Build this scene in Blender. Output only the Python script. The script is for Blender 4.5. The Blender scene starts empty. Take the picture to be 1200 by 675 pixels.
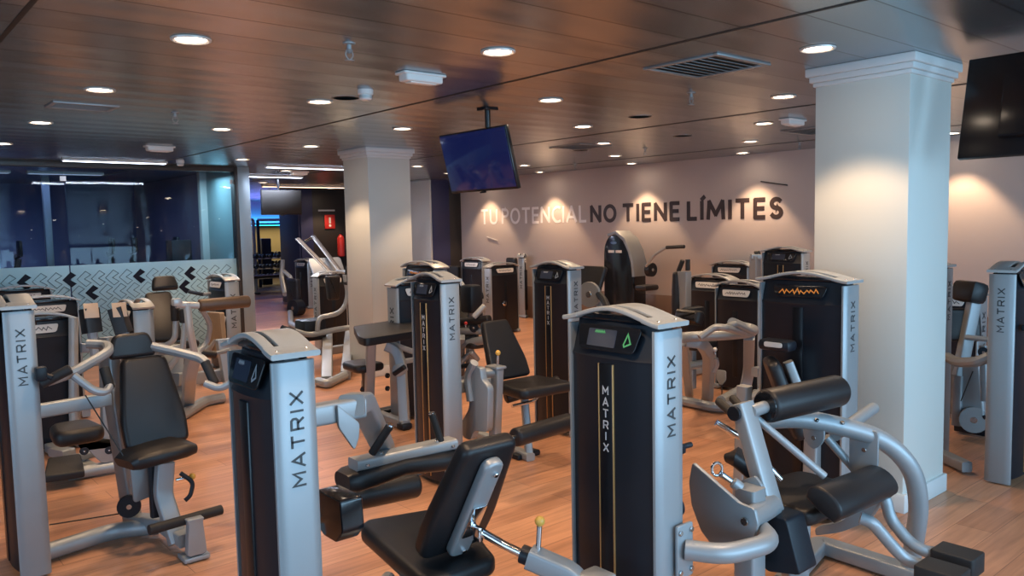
import bpy, math, random
from mathutils import Vector, Matrix
random.seed(7)
PI = math.pi
C = bpy.context.scene.collection
sc = bpy.context.scene

# ------------------------------------------------------------------ materials
MATS = {}
def mat(name, col, rough=.5, metal=0., spec=.5, emit=None, estr=0., coat=0., bump=None, trans=0., alpha=None, var=0., vscale=20.):
    m = bpy.data.materials.new(name); m.use_nodes = True
    nt = m.node_tree; b = nt.nodes['Principled BSDF']
    b.inputs['Base Color'].default_value = (*col, 1)
    b.inputs['Roughness'].default_value = rough
    b.inputs['Metallic'].default_value = metal
    b.inputs['Specular IOR Level'].default_value = spec
    b.inputs['Coat Weight'].default_value = coat
    b.inputs['Coat Roughness'].default_value = .15
    b.inputs['Transmission Weight'].default_value = trans
    if emit:
        b.inputs['Emission Color'].default_value = (*emit, 1); b.inputs['Emission Strength'].default_value = estr
    if alpha is not None: b.inputs['Alpha'].default_value = alpha
    tc = nt.nodes.new('ShaderNodeTexCoord')
    if var > 0:
        n = nt.nodes.new('ShaderNodeTexNoise'); n.inputs['Scale'].default_value = vscale; n.inputs['Detail'].default_value = 4
        nt.links.new(tc.outputs['Object'], n.inputs['Vector'])
        r = nt.nodes.new('ShaderNodeMapRange'); r.inputs[3].default_value = 1-var; r.inputs[4].default_value = 1+var
        nt.links.new(n.outputs['Fac'], r.inputs[0])
        mx = nt.nodes.new('ShaderNodeVectorMath'); mx.operation = 'SCALE'; mx.inputs[0].default_value = col
        nt.links.new(r.outputs[0], mx.inputs['Scale']); nt.links.new(mx.outputs[0], b.inputs['Base Color'])
    if bump:
        n = nt.nodes.new('ShaderNodeTexNoise'); n.inputs['Scale'].default_value = bump[0]; n.inputs['Detail'].default_value = 3
        nt.links.new(tc.outputs['Object'], n.inputs['Vector'])
        bp = nt.nodes.new('ShaderNodeBump'); bp.inputs['Strength'].default_value = bump[1]; bp.inputs['Distance'].default_value = .002
        nt.links.new(n.outputs['Fac'], bp.inputs['Height']); nt.links.new(bp.outputs[0], b.inputs['Normal'])
    MATS[name] = m
    return m

SILVER = mat('silver_powder_coat', (.33, .36, .38), .42, .35, var=.04, vscale=6, bump=(300, .05))
SILVERC = mat('silver_cap_paint', (.44, .47, .475), .36, .3, var=.03)
BLACK = mat('black_plastic_shroud', (.009, .013, .020), .42, 0, .35, var=.1, vscale=3, bump=(500, .08))
GLOSS = mat('black_gloss_plastic', (.010, .011, .014), .12, 0, .5)
SMOKE = mat('smoked_window', (.006, .007, .010), .3, 0, .4)
VINYL = mat('black_vinyl', (.013, .013, .015), .42, 0, .42, var=.12, vscale=8, bump=(180, .25))
RUBBER = mat('black_rubber', (.02, .02, .021), .6, 0, .4, bump=(250, .3))
CHROME = mat('chrome', (.75, .75, .76), .12, 1)
BOLT = mat('bolt_steel', (.5, .5, .5), .25, 1)
CABLE = mat('black_cable', (.012, .012, .012), .45)
GOLD = mat('gold_line', (.62, .36, .14), .3, .6)
YELLOW = mat('yellow_pin', (.75, .42, .08), .35)
DARKTXT = mat('dark_lettering', (.05, .055, .06), .45)
WHITETXT = mat('pale_lettering', (.55, .56, .58), .35)
LABEL = mat('white_placard', (.68, .66, .62), .35)
PLACARDINK = mat('placard_ink', (.06, .06, .07), .5)
SCREEN = mat('console_screen', (.035, .045, .07), .15)
GREEN = mat('green_print', (.10, .42, .16), .4)
ORANGE = mat('orange_print', (.75, .28, .05), .4)
WHITE = mat('white_plastic', (.72, .72, .70), .4)
WALLTAN = mat('wall_paint', (.53, .46, .425), .75, var=.02, vscale=2, bump=(90, .08))
COLPAINT = mat('column_paint', (.62, .64, .60), .6, var=.015, vscale=3, bump=(120, .06))
TRIMW = mat('column_trim_paint', (.66, .69, .69), .45)
DARKW = mat('dark_panel', (.030, .026, .024), .5)
BLUEP = mat('dark_blue_panel', (.030, .035, .10), .5)
STEELG = mat('galvanised_grey', (.30, .32, .33), .45, .5)

# ------------------------------------------------------------------ objects
def tag(o, label=None, cat=None, group=None, kind=None):
    if label: o['label'] = label
    if cat: o['category'] = cat
    if group: o['group'] = group
    if kind: o['kind'] = kind
    return o

class MB:
    """collects geometry of ONE mesh"""
    def __init__(s, M=None, off=(0, 0, 0)):
        s.v = []; s.f = []; s.M = M or Matrix.Identity(4); s.off = Vector(off)
    def add(s, vs, fs, M=None):
        b = len(s.v); T = s.M @ M if M is not None else s.M
        for p in vs: s.v.append(T @ Vector(p) - s.off)
        for f in fs: s.f.append([i+b for i in f])
        return s
    def obj(s, name, m, parent=None, label=None, angle=35):
        me = bpy.data.meshes.new(name)
        me.from_pydata([tuple(p) for p in s.v], [], s.f)
        me.validate(clean_customdata=False)
        for p in me.polygons: p.use_smooth = True
        me.set_sharp_from_angle(angle=math.radians(angle))
        me.materials.append(m)
        o = bpy.data.objects.new(name, me); C.objects.link(o)
        if parent is not None: o.parent = parent
        if label: o['label'] = label
        return o
    # --- rounded slab: outline in local xy, thickness along +z
    def slab(s, outline, t, r=0., M=None, n=3):
        vs = []; fs = []; N = len(outline)
        if r > 0:
            L = [(r*(1-math.sin(a)), r*(1-math.cos(a))) for a in [i/n*PI/2 for i in range(n+1)]]
            L = L + [(i, t-z) for i, z in reversed(L)]
        else: L = [(0, 0), (0, t)]
        for ins, z in L:
            for x, y in inset(outline, ins): vs.append((x, y, z))
        for k in range(len(L)-1):
            for i in range(N):
                j = (i+1) % N
                fs.append([k*N+i, k*N+j, (k+1)*N+j, (k+1)*N+i])
        fs.append(list(reversed(range(N)))); fs.append([(len(L)-1)*N+i for i in range(N)])
        return s.add(vs, fs, M)
    def box(s, c, d, r=.003, rot=None, M=None):
        T = Matrix.Translation(c)
        if rot: T = T @ eul(*rot)
        T = T @ Matrix.Translation((0, 0, -d[2]/2))
        if M is not None: T = M @ T
        r = min(r, d[0]*.45, d[1]*.45, d[2]*.45)
        return s.slab(rrect(d[0], d[1], r, 2), d[2], r, T, 2)
    def bbox(s, a, b, r=.003):
        return s.box([(a[i]+b[i])/2 for i in range(3)], [abs(b[i]-a[i]) for i in range(3)], r)
    def sweep(s, pts, prof, up=(0, 0, 1), closed=False, scales=None):
        P = [Vector(p) for p in pts]; n = len(P); vs = []; fs = []; K = len(prof)
        up = Vector(up); prevx = None
        for i, p in enumerate(P):
            if closed: t = (P[(i+1) % n]-P[i-1]).normalized()
            elif i == 0: t = (P[1]-P[0]).normalized()
            elif i == n-1: t = (P[-1]-P[-2]).normalized()
            else: t = ((P[i+1]-p).normalized()+(p-P[i-1]).normalized()).normalized()
            if prevx is None:
                x = up.cross(t)
                if x.length < .05: x = Vector((1, 0, 0)).cross(t)
                if x.length < .05: x = Vector((0, 1, 0)).cross(t)
            else: x = prevx - t*prevx.dot(t)
            x.normalize(); prevx = x; y = t.cross(x)
            k = scales[i] if scales else 1
            for a, b in prof: vs.append(p + x*a*k + y*b*k)
        R = n if closed else n-1
        for i in range(R):
            for k in range(K):
                a = i*K+k; b = i*K+(k+1) % K; c = ((i+1) % n)*K+(k+1) % K; d = ((i+1) % n)*K+k
                fs.append([a, b, c, d])
        if not closed:
            fs.append(list(reversed(range(K)))); fs.append([(n-1)*K+k for k in range(K)])
        return s.add(vs, fs)
    def tube(s, pts, r, fil=0., n=12, closed=False):
        return s.sweep(fillet(pts, fil), [(r*math.cos(2*PI*i/n), r*math.sin(2*PI*i/n)) for i in range(n)], closed=closed)
    def oval(s, pts, w, h, fil=0., up=(0, 0, 1), n=16):
        return s.sweep(fillet(pts, fil), [(w/2*math.cos(2*PI*i/n), h/2*math.sin(2*PI*i/n)) for i in range(n)], up)
    def beam(s, pts, w, h, fil=0., up=(0, 0, 1), r=.012):
        return s.sweep(fillet(pts, fil), rrect(w, h, r, 3), up)
    def lathe(s, p0, p1, prof, n=24):
        p0 = Vector(p0); p1 = Vector(p1); t = (p1-p0).normalized()
        x = t.orthogonal().normalized(); y = t.cross(x); vs = []; fs = []
        for d, r in prof:
            for i in range(n):
                a = 2*PI*i/n; vs.append(p0+t*d+x*r*math.cos(a)+y*r*math.sin(a))
        for k in range(len(prof)-1):
            for i in range(n):
                j = (i+1) % n; fs.append([k*n+i, k*n+j, (k+1)*n+j, (k+1)*n+i])
        fs.append(list(reversed(range(n)))); fs.append([(len(prof)-1)*n+i for i in range(n)])
        return s.add(vs, fs)
    def cyl(s, p0, p1, r, n=20, e=.002):
        L = (Vector(p1)-Vector(p0)).length; e = min(e, r*.4, L*.4)
        return s.lathe(p0, p1, [(0, r-e), (e, r), (L-e, r), (L, r-e)], n)
    def roller(s, p0, p1, r, e=.02, n=28):
        L = (Vector(p1)-Vector(p0)).length
        pr = [(e*(1-math.cos(a)), r-e*(1-math.sin(a))) for a in [i/5*PI/2 for i in range(6)]]
        return s.lathe(p0, p1, pr+[(L-d, q) for d, q in reversed(pr)], n)
    def ball(s, c, r, n=12):
        c = Vector(c)
        return s.lathe(c-Vector((0, 0, r)), c+Vector((0, 0, r)), [(r-r*math.cos(a), max(r*math.sin(a), 1e-4)) for a in [i/8*PI for i in range(9)]], n)

def eul(rx, ry, rz): return Matrix.Rotation(rz, 4, 'Z') @ Matrix.Rotation(ry, 4, 'Y') @ Matrix.Rotation(rx, 4, 'X')
def rrect(w, h, r, n=3):
    r = max(min(r, w*.499, h*.499), 1e-4); o = []
    for cx, cy, a0 in ((w/2-r, h/2-r, 0), (-w/2+r, h/2-r, PI/2), (-w/2+r, -h/2+r, PI), (w/2-r, -h/2+r, 1.5*PI)):
        for i in range(n+1):
            a = a0+i/n*PI/2; o.append((cx+r*math.cos(a), cy+r*math.sin(a)))
    return o
def inset(o, d):
    if d == 0: return o
    N = len(o); area = sum(o[i][0]*o[(i+1) % N][1]-o[(i+1) % N][0]*o[i][1] for i in range(N)); sg = 1 if area > 0 else -1
    out = []
    for i in range(N):
        p = Vector(o[i-1]); q = Vector(o[i]); r = Vector(o[(i+1) % N])
        a = q-p; b = r-q
        a = a.normalized() if a.length > 1e-7 else b.normalized()
        b = b.normalized() if b.length > 1e-7 else a
        n1 = Vector((-a.y, a.x))*sg; n2 = Vector((-b.y, b.x))*sg; m = n1+n2
        if m.length < 1e-5: m = n1
        m.normalize(); k = min(1/max(m.dot(n1), .35), 2.)
        out.append((q.x+m.x*d*k, q.y+m.y*d*k))
    return out
def rpoly(pts, r, n=4):
    """polygon (2D) with rounded corners"""
    o = []; N = len(pts)
    for i in range(N):
        p = Vector(pts[i-1]); q = Vector(pts[i]); s = Vector(pts[(i+1) % N])
        a = p-q; b = s-q; rr = r[i] if isinstance(r, (list, tuple)) else r
        d = min(rr, a.length*.45, b.length*.45); A = q+a.normalized()*d; B = q+b.normalized()*d
        for k in range(n+1):
            t = k/n; o.append(tuple(A*(1-t)**2+q*2*t*(1-t)+B*t*t))
    return o
def fillet(pts, r, n=6):
    P = [Vector(p) for p in pts]
    if r <= 0 or len(P) < 3: return P
    o = [P[0]]
    for i in range(1, len(P)-1):
        q = P[i]; a = P[i-1]-q; b = P[i+1]-q; d = min(r, a.length*.48, b.length*.48)
        A = q+a.normalized()*d; B = q+b.normalized()*d
        for k in range(n+1):
            t = k/n; o.append(A*(1-t)**2+q*2*t*(1-t)+B*t*t)
    o.append(P[-1]); return o
def frame(o, x, y):
    """matrix with origin o, local x along x, local y near y, z = x cross y"""
    x = Vector(x).normalized(); z = x.cross(Vector(y)).normalized(); y = z.cross(x)
    M = Matrix.Identity(4)
    for i in range(3): M[i][0] = x[i]; M[i][1] = y[i]; M[i][2] = z[i]; M[i][3] = o[i]
    return M

def empty(name, loc, rz=0, label=None, cat=None, group=None):
    o = bpy.data.objects.new(name, None); C.objects.link(o)
    o.location = loc; o.rotation_euler = (0, 0, rz); o.empty_display_size = .1
    return tag(o, label, cat, group)

# simple stroke lettering (unit: cap height 1, advance returned)
GL = {
 'M': (1.0, [[(0, 0), (0, 1), (.5, .35), (1, 1), (1, 0)]]),
 'A': (1.0, [[(0, 0), (.5, 1), (1, 0)], [(.28, .3), (.72, .3)]]),
 'T': (.9, [[(0, 1), (.9, 1)], [(.45, 1), (.45, 0)]]),
 'R': (.85, [[(0, 0), (0, 1), (.7, 1), (.85, .85), (.85, .6), (.7, .45), (0, .45)], [(.5, .45), (.85, 0)]]),
 'I': (.08, [[(.04, 0), (.04, 1)]]),
 'X': (.9, [[(0, 0), (.9, 1)], [(0, 1), (.9, 0)]]),
}
def arc(cx, cy, rx, ry, a0, a1, n=12):
    return [(cx+rx*math.cos(math.radians(a0+(a1-a0)*i/n)), cy+ry*math.sin(math.radians(a0+(a1-a0)*i/n))) for i in range(n+1)]
GW = {  # heavier wall letters, cap height 1
 'N': (.56, [[(0, 0), (0, 1)], [(0, 1), (.56, 0)], [(.56, 0), (.56, 1)]]),
 'O': (.66, [arc(.33, .5, .33, .5, 0, 360, 28)]),
 'T': (.54, [[(0, 1), (.54, 1)], [(.27, 1), (.27, 0)]]),
 'I': (.0, [[(0, 0), (0, 1)]]),
 'Í': (.0, [[(0, 0), (0, 1)], [(.0, 1.16), (.12, 1.30)]]),
 'E': (.40, [[(0, 0), (0, 1)], [(0, 1), (.40, 1)], [(0, .51), (.36, .51)], [(0, 0), (.40, 0)]]),
 'L': (.38, [[(0, 1), (0, 0)], [(0, 0), (.38, 0)]]),
 'M': (.76, [[(0, 0), (0.05, 1)], [(0.05, 1), (.38, .22)], [(.38, .22), (.71, 1)], [(.71, 1), (.76, 0)]]),
 'S': (.42, [arc(.22, .755, .20, .245, 35, 270, 12)+arc(.22, .255, .21, .255, 90, -150, 12)]),
 'U': (.54, [[(0, 1), (0, .30)]+arc(.27, .28, .27, .28, 180, 360, 12)+[(.54, 1)]]),
 'P': (.46, [[(0, 0), (0, 1)], [(0, 1), (.22, 1)]+arc(.22, .74, .24, .26, 90, -90, 10)+[(0, .48)]]),
 'C': (.50, [arc(.36, .5, .36, .5, 62, 298, 18)]),
 'A': (.62, [[(0, 0), (.31, 1)], [(.31, 1), (.62, 0)], [(.12, .30), (.50, .30)]]),
}
def stroke(mb, pl, w, t, M):
    """one flat ribbon of width w along the polyline, mitred at its corners"""
    P = [Vector(p) for p in pl]; n = len(P); closed = (P[0]-P[-1]).length < 1e-6 and n > 3
    if closed: P = P[:-1]; n -= 1
    L = []; R = []
    for i in range(n):
        a = P[i]-P[i-1] if (i > 0 or closed) else None; b = P[(i+1) % n]-P[i] if (i < n-1 or closed) else None
        a = a.normalized() if a is not None else b.normalized(); b = b.normalized() if b is not None else a
        n1 = Vector((-a.y, a.x)); n2 = Vector((-b.y, b.x)); m = n1+n2
        m = m.normalized() if m.length > 1e-4 else n1
        k = min(1/max(m.dot(n1), .2), 2.2)*w/2; e = Vector((0, 0))
        if not closed and i == 0: e = -a*w*.3
        if not closed and i == n-1: e = b*w*.3
        L.append(P[i]+m*k+e); R.append(P[i]-m*k+e)
    vs = [(q.x, q.y, z) for z in (0, t) for pr in zip(L, R) for q in pr]; fs = []; N = 2*n
    for i in range(n if closed else n-1):
        j = (i+1) % n; l0, r0, l1, r1 = 2*i, 2*i+1, 2*j, 2*j+1
        fs += [[l0+N, r0+N, r1+N, l1+N], [l0, l1, r1, r0], [r0, r1, r1+N, r0+N], [l0, l0+N, l1+N, l1]]
    if not closed: fs += [[0, 1, 1+N, N], [N-2, 2*N-2, 2*N-1, N-1]]
    mb.add(vs, fs, M)
def word(mb, text, h, gap, w, M, t=.0012, stacked=False):
    """M: local x = reading direction, y = up, z = out of the face; centred"""
    if stacked:
        tot = len(text)*(h+gap)-gap; y = tot/2
        for ch in text:
            adv, st = GL[ch]
            for pl in st: stroke(mb, [((x-adv/2)*h*.9, y-h+yy*h) for x, yy in pl], w, t, M)
            y -= h+gap
    else:
        tot = sum(GL[c][0]*h for c in text)+gap*(len(text)-1); x0 = -tot/2
        for ch in text:
            adv, st = GL[ch]
            for pl in st: stroke(mb, [(x0+x*h, yy*h-h/2) for x, yy in pl], w, t, M)
            x0 += adv*h+gap
# ------------------------------------------------------------------ camera (stands on the floor of the room, eye height 1.7 m)
cam = bpy.data.objects.new('camera', bpy.data.cameras.new('camera')); C.objects.link(cam)
R_ = ((.7608, .0668, .6455), (-.6487, .0470, .7596), (-.0204, .9967, -.0786))
r_ = Vector([R_[i][0] for i in range(3)]).normalized(); f_ = Vector([R_[i][2] for i in range(3)]).normalized()
u_ = r_.cross(f_).normalized(); f_ = u_.cross(r_).normalized()
cm = Matrix.Identity(4)
for i in range(3): cm[i][0] = r_[i]; cm[i][1] = u_[i]; cm[i][2] = -f_[i]
cm[2][3] = 1.7
cam.matrix_world = cm
cam.data.sensor_width = 36; cam.data.lens = 937/1200*36; cam.data.clip_start = .05; cam.data.clip_end = 100
CAMP = Vector((0, 0, 1.7))
def at(px, py, x=None, y=None, z=None):
    """world point seen at (px, py) of the 1200x675 frame lying on the plane x=, y= or z="""
    d = r_*(px-600)+u_*(337.5-py)+f_*937
    k, v = (0, x) if x is not None else (1, y) if y is not None else (2, z)
    return CAMP+d*((v-CAMP[k])/d[k])
sc.camera = cam
sc.view_settings.view_transform = 'Standard'; sc.view_settings.look = 'None'
sc.view_settings.gamma = 1; sc.view_settings.use_curve_mapping = False
sc.view_settings.exposure = 0.38

H = 2.6
def node(nt, t, **k):
    n = nt.nodes.new(t)
    for a, b in k.items(): setattr(n, a, b)
    return n
def wood():
    m = bpy.data.materials.new('wood_laminate'); m.use_nodes = True; nt = m.node_tree; b = nt.nodes['Principled BSDF']; L = nt.links
    tc = node(nt, 'ShaderNodeTexCoord')
    br = node(nt, 'ShaderNodeTexBrick'); br.offset = .37
    br.inputs['Scale'].default_value = 1; br.inputs['Brick Width'].default_value = 1.28; br.inputs['Row Height'].default_value = .19
    br.inputs['Mortar Size'].default_value = .0018; br.inputs['Mortar Smooth'].default_value = .2; br.inputs['Bias'].default_value = 0
    br.inputs['Color1'].default_value = (.45, .215, .118, 1); br.inputs['Color2'].default_value = (.56, .295, .170, 1); br.inputs['Mortar'].default_value = (.20, .10, .06, 1)
    L.new(tc.outputs['Object'], br.inputs['Vector'])
    mp = node(nt, 'ShaderNodeMapping'); mp.inputs['Scale'].default_value = (1.2, 22, 1); L.new(tc.outputs['Object'], mp.inputs['Vector'])
    n = node(nt, 'ShaderNodeTexNoise'); n.inputs['Scale'].default_value = 1.6; n.inputs['Detail'].default_value = 7; n.inputs['Distortion'].default_value = .6
    L.new(mp.outputs[0], n.inputs['Vector'])
    mp2 = node(nt, 'ShaderNodeMapping'); mp2.inputs['Scale'].default_value = (.9, 3.2, 1); L.new(tc.outputs['Object'], mp2.inputs['Vector'])
    n2 = node(nt, 'ShaderNodeTexNoise'); n2.inputs['Scale'].default_value = 1.5; n2.inputs['Detail'].default_value = 3; L.new(mp2.outputs[0], n2.inputs['Vector'])
    r = node(nt, 'ShaderNodeMapRange'); r.inputs[1].default_value = .3; r.inputs[2].default_value = .7; r.inputs[3].default_value = .80; r.inputs[4].default_value = 1.16; L.new(n.outputs['Fac'], r.inputs[0])
    r2 = node(nt, 'ShaderNodeMapRange'); r2.inputs[1].default_value = .3; r2.inputs[2].default_value = .7; r2.inputs[3].default_value = .86; r2.inputs[4].default_value = 1.14; L.new(n2.outputs['Fac'], r2.inputs[0])
    mu = node(nt, 'ShaderNodeMath', operation='MULTIPLY'); L.new(r.outputs[0], mu.inputs[0]); L.new(r2.outputs[0], mu.inputs[1])
    v = node(nt, 'ShaderNodeVectorMath', operation='SCALE'); L.new(br.outputs['Color'], v.inputs[0]); L.new(mu.outputs[0], v.inputs['Scale'])
    L.new(v.outputs[0], b.inputs['Base Color']); b.inputs['Roughness'].default_value = .36; b.inputs['Specular IOR Level'].default_value = .45
    bp = node(nt, 'ShaderNodeBump'); bp.inputs['Strength'].default_value = .12; bp.inputs['Distance'].default_value = .002; L.new(n.outputs['Fac'], bp.inputs['Height']); L.new(bp.outputs[0], b.inputs['Normal'])
    return m
def ceilmat():
    """satin metal ceiling planks 0.3 m wide lying along X"""
    m = bpy.data.materials.new('satin_metal_ceiling'); m.use_nodes = True; nt = m.node_tree; b = nt.nodes['Principled BSDF']; L = nt.links
    tc = node(nt, 'ShaderNodeTexCoord'); sp = node(nt, 'ShaderNodeSeparateXYZ'); L.new(tc.outputs['Object'], sp.inputs[0])
    def fr(out, step, off, half):
        a = node(nt, 'ShaderNodeMath', operation='ADD'); a.inputs[1].default_value = off; L.new(out, a.inputs[0])
        d = node(nt, 'ShaderNodeMath', operation='DIVIDE'); d.inputs[1].default_value = step; L.new(a.outputs[0], d.inputs[0])
        f = node(nt, 'ShaderNodeMath', operation='FRACT'); L.new(d.outputs[0], f.inputs[0])
        s = node(nt, 'ShaderNodeMath', operation='SUBTRACT'); s.inputs[1].default_value = .5; L.new(f.outputs[0], s.inputs[0])
        ab = node(nt, 'ShaderNodeMath', operation='ABSOLUTE'); L.new(s.outputs[0], ab.inputs[0])
        g = node(nt, 'ShaderNodeMath', operation='LESS_THAN'); g.inputs[1].default_value = half/step; L.new(ab.outputs[0], g.inputs[0])
        return f, g
    f, g = fr(sp.outputs['Y'], .30, 20.15, .004)
    # soft crown of each plank
    pp = node(nt, 'ShaderNodeMath', operation='PINGPONG'); pp.inputs[1].default_value = .5; L.new(f.outputs[0], pp.inputs[0])
    sm = node(nt, 'ShaderNodeMapRange', interpolation_type='SMOOTHSTEP'); sm.inputs[1].default_value = 0; sm.inputs[2].default_value = .5; L.new(pp.outputs[0], sm.inputs[0])
    nz = node(nt, 'ShaderNodeTexNoise'); nz.inputs['Scale'].default_value = 1.3; nz.inputs['Detail'].default_value = 1
    mp = node(nt, 'ShaderNodeMapping'); mp.inputs['Scale'].default_value = (.8, 3.3, 1); L.new(tc.outputs['Object'], mp.inputs['Vector']); L.new(mp.outputs[0], nz.inputs['Vector'])
    ad = node(nt, 'ShaderNodeMath', operation='MULTIPLY_ADD'); ad.inputs[1].default_value = 2.2; L.new(nz.outputs['Fac'], ad.inputs[0]); L.new(sm.outputs[0], ad.inputs[2])
    bp = node(nt, 'ShaderNodeBump'); bp.inputs['Strength'].default_value = .35; bp.inputs['Distance'].default_value = .006; L.new(ad.outputs[0], bp.inputs['Height']); L.new(bp.outputs[0], b.inputs['Normal'])
    # per plank tone
    fl = node(nt, 'ShaderNodeMath', operation='SNAP'); fl.inputs[1].default_value = .30; a0 = node(nt, 'ShaderNodeMath', operation='ADD'); a0.inputs[1].default_value = 20.0
    L.new(sp.outputs['Y'], a0.inputs[0]); L.new(a0.outputs[0], fl.inputs[0])
    wn = node(nt, 'ShaderNodeTexWhiteNoise', noise_dimensions='1D'); L.new(fl.outputs[0], wn.inputs['W'])
    rr = node(nt, 'ShaderNodeMapRange'); rr.inputs[3].default_value = .88; rr.inputs[4].default_value = 1.10; L.new(wn.outputs['Value'], rr.inputs[0])
    v = node(nt, 'ShaderNodeVectorMath', operation='SCALE'); v.inputs[0].default_value = (.31, .345, .375); L.new(rr.outputs[0], v.inputs['Scale'])
    mx = node(nt, 'ShaderNodeMix', data_type='RGBA'); L.new(g.outputs[0], mx.inputs[0]); L.new(v.outputs[0], mx.inputs[6]); mx.inputs[7].default_value = (.05, .04, .035, 1)
    L.new(mx.outputs[2], b.inputs['Base Color'])
    b.inputs['Metallic'].default_value = .9; b.inputs['Roughness'].default_value = .25
    return m
FLOOR = wood(); CEIL = ceilmat()
DARKFLOOR = mat('dark_rubber_floor', (.06, .042, .035), .45, var=.15, vscale=9)
GAP = mat('black_gap', (.01, .009, .008), .6)

def S(name, mb, m, parent=None): 
    o = mb.obj(name, m, parent)
    if parent is None: o['kind'] = 'structure'
    return o
X0, X1, Y0, Y1 = -4.5, 16., -4.5, 26.
S('floor', MB().bbox((X0, Y0, -.1), (X1, 18.9, 0), 0.001), FLOOR)
S('floor_rear', MB().bbox((X0, 18.9, -.1), (X1, Y1+3, 0.0), 0.001), DARKFLOOR)
ceil_o = S('ceiling', MB().bbox((X0, Y0, H), (X1, Y1+3, H+.1), 0.001), CEIL)
g = MB()
for k in range(-1, 6):
    x = .66+2.665*k
    g.bbox((x-.011, Y0, H-.0035), (x+.011, Y1, H+.01), .0005)
S('ceiling_joint', g, GAP, ceil_o)
# right text wall
S('wall_right', MB().bbox((9.7, -4.5, 0), (9.9, 13.2, H), .001), WALLTAN)
DADO = mat('brown_dado_panel', (.20, .135, .105), .35, .1, var=.08, vscale=3)
S('baseboard_right', MB().bbox((9.665, -4.5, 0), (9.70, 13.2, .58), .004), DADO)
S('wall_near', MB().bbox((X0-.2, -3.2, 0), (X1, -3.0, .5), .001).bbox((X0-.2, -3.2, 2.45), (X1, -3.0, H), .001), WALLTAN)
wl = MB().bbox((X0-.2, Y0, 0), (X0, Y1+3, .5), .001).bbox((X0-.2, Y0, 2.45), (X0, Y1+3, H), .001).bbox((X0-.2, 4.2, .5), (X0, Y1+3, 2.45), .001)
S('wall_left', wl, WALLTAN)
wf2 = MB()  # assumed left-wall window, out of view, added to let in cool daylight
for i in range(5): wf2.bbox((X0-.16, -2.9+i*1.75, .5), (X0-.04, -2.82+i*1.75, 2.45), .004)
wf2.bbox((X0-.16, -3.0, .5), (X0-.04, 4.2, .56), .004).bbox((X0-.16, -3.0, 2.39), (X0-.04, 4.2, 2.45), .004)
S('assumed_window_3', wf2, WHITE)
S('wall_near_side', MB().bbox((X0-.2, -3.2, .5), (-.5, -3.0, 2.45), .001).bbox((7.0, -3.2, .5), (X1, -3.0, 2.45), .001), WALLTAN)
# assumed window in the near wall, unseen behind the camera, added for the daylight
wf = MB()
for i in range(5):
    x = -.46+i*1.855; wf.bbox((x-.04, -3.16, .5), (x+.04, -3.04, 2.45), .004)
wf.bbox((-.5, -3.16, .5), (7.0, -3.04, .56), .004); wf.bbox((-.5, -3.16, 2.39), (7.0, -3.04, 2.45), .004)
S('assumed_window_1', wf, WHITE)
# columns
def column(x, y, w=.56):
    o = S('column', MB().bbox((x, y, 0), (x+w, y+w, H), .006), COLPAINT)
    t = MB(); c = w/2
    for d, z0, z1 in ((.045, H-.05, H), (.028, H-.085, H-.05), (.012, H-.11, H-.085)):
        t.bbox((x-d, y-d, z0), (x+w+d, y+w+d, z1), .006)
    S('column_capital', t, TRIMW, o)
    S('column_skirting', MB().bbox((x-.018, y-.018, 0), (x+w+.018, y+w+.018, .11), .005), TRIMW, o)
    o['kind'] = 'structure'; o.name = 'column'
    return o
column(4.60, 1.98); column(4.64, 7.91)
# pillar near the end of the text wall
S('column', MB().bbox((8.95, 12.95, 0), (8.99, 13.9, H), .003), COLPAINT)
S('column', MB().bbox((8.99, 12.93, 0), (9.40, 13.9, H), .003), BLUEP)
S('column', MB().bbox((9.40, 12.95, 0), (9.70, 13.9, H), .003), DARKW)  # solid dark block in the gap beside the wall, its shade put into the colour
# dark pillar by the passage
p = S('column', MB().bbox((8.12, 16.9, 0), (9.55, 17.9, H), .004), DARKW)
S('column_panel', MB().bbox((8.08, 16.9, 0), (8.12, 17.9, H), .003), BLUEP, p)
S('column_strip', MB().bbox((8.12, 16.87, 0), (8.42, 16.9, H), .003), BLUEP, p)
# rear zone
PURP = mat('violet_wall', (.42, .36, .50), .7)
OLIVE = mat('olive_wall', (.34, .27, .13), .6, var=.15, vscale=1.5)
S('wall_far', MB().bbox((3, 24.6, 1.86), (X1, 24.8, H), .001), PURP)
S('wall_far_recess', MB().bbox((3, 26.9, 0), (X1, 27.1, 1.86), .001).bbox((3, 24.6, 1.86), (X1, 27.1, 1.92), .001), OLIVE)
led = MB().bbox((3, 24.57, 1.84), (X1, 24.598, 1.86), .002)
o = led.obj('led_strip', mat('cyan_led', (.0, .3, .6), .5, emit=(.02, .42, 1.), estr=6)); tag(o, 'cyan LED strip glowing along the bottom of the far violet wall', 'light strip')

# ------------------------------------------------------------------ glass studio on the left
GY = 11.27
def glassmat(name, col, rough, mixf):
    m = bpy.data.materials.new(name); m.use_nodes = True; nt = m.node_tree; L = nt.links
    nt.nodes.remove(nt.nodes['Principled BSDF']); out = nt.nodes['Material Output']
    t = node(nt, 'ShaderNodeBsdfTransparent'); t.inputs[0].default_value = (*col, 1)
    gl = node(nt, 'ShaderNodeBsdfGlossy'); gl.inputs['Roughness'].default_value = rough; gl.inputs[0].default_value = (.9, .95, 1, 1)
    fz = node(nt, 'ShaderNodeFresnel'); fz.inputs[0].default_value = 1.5
    mu = node(nt, 'ShaderNodeMath', operation='MULTIPLY_ADD'); mu.inputs[1].default_value = .5; mu.inputs[2].default_value = mixf; L.new(fz.outputs[0], mu.inputs[0])
    mx = node(nt, 'ShaderNodeMixShader'); L.new(mu.outputs[0], mx.inputs[0]); L.new(t.outputs[0], mx.inputs[1]); L.new(gl.outputs[0], mx.inputs[2])
    L.new(mx.outputs[0], out.inputs[0])
    return m
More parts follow.
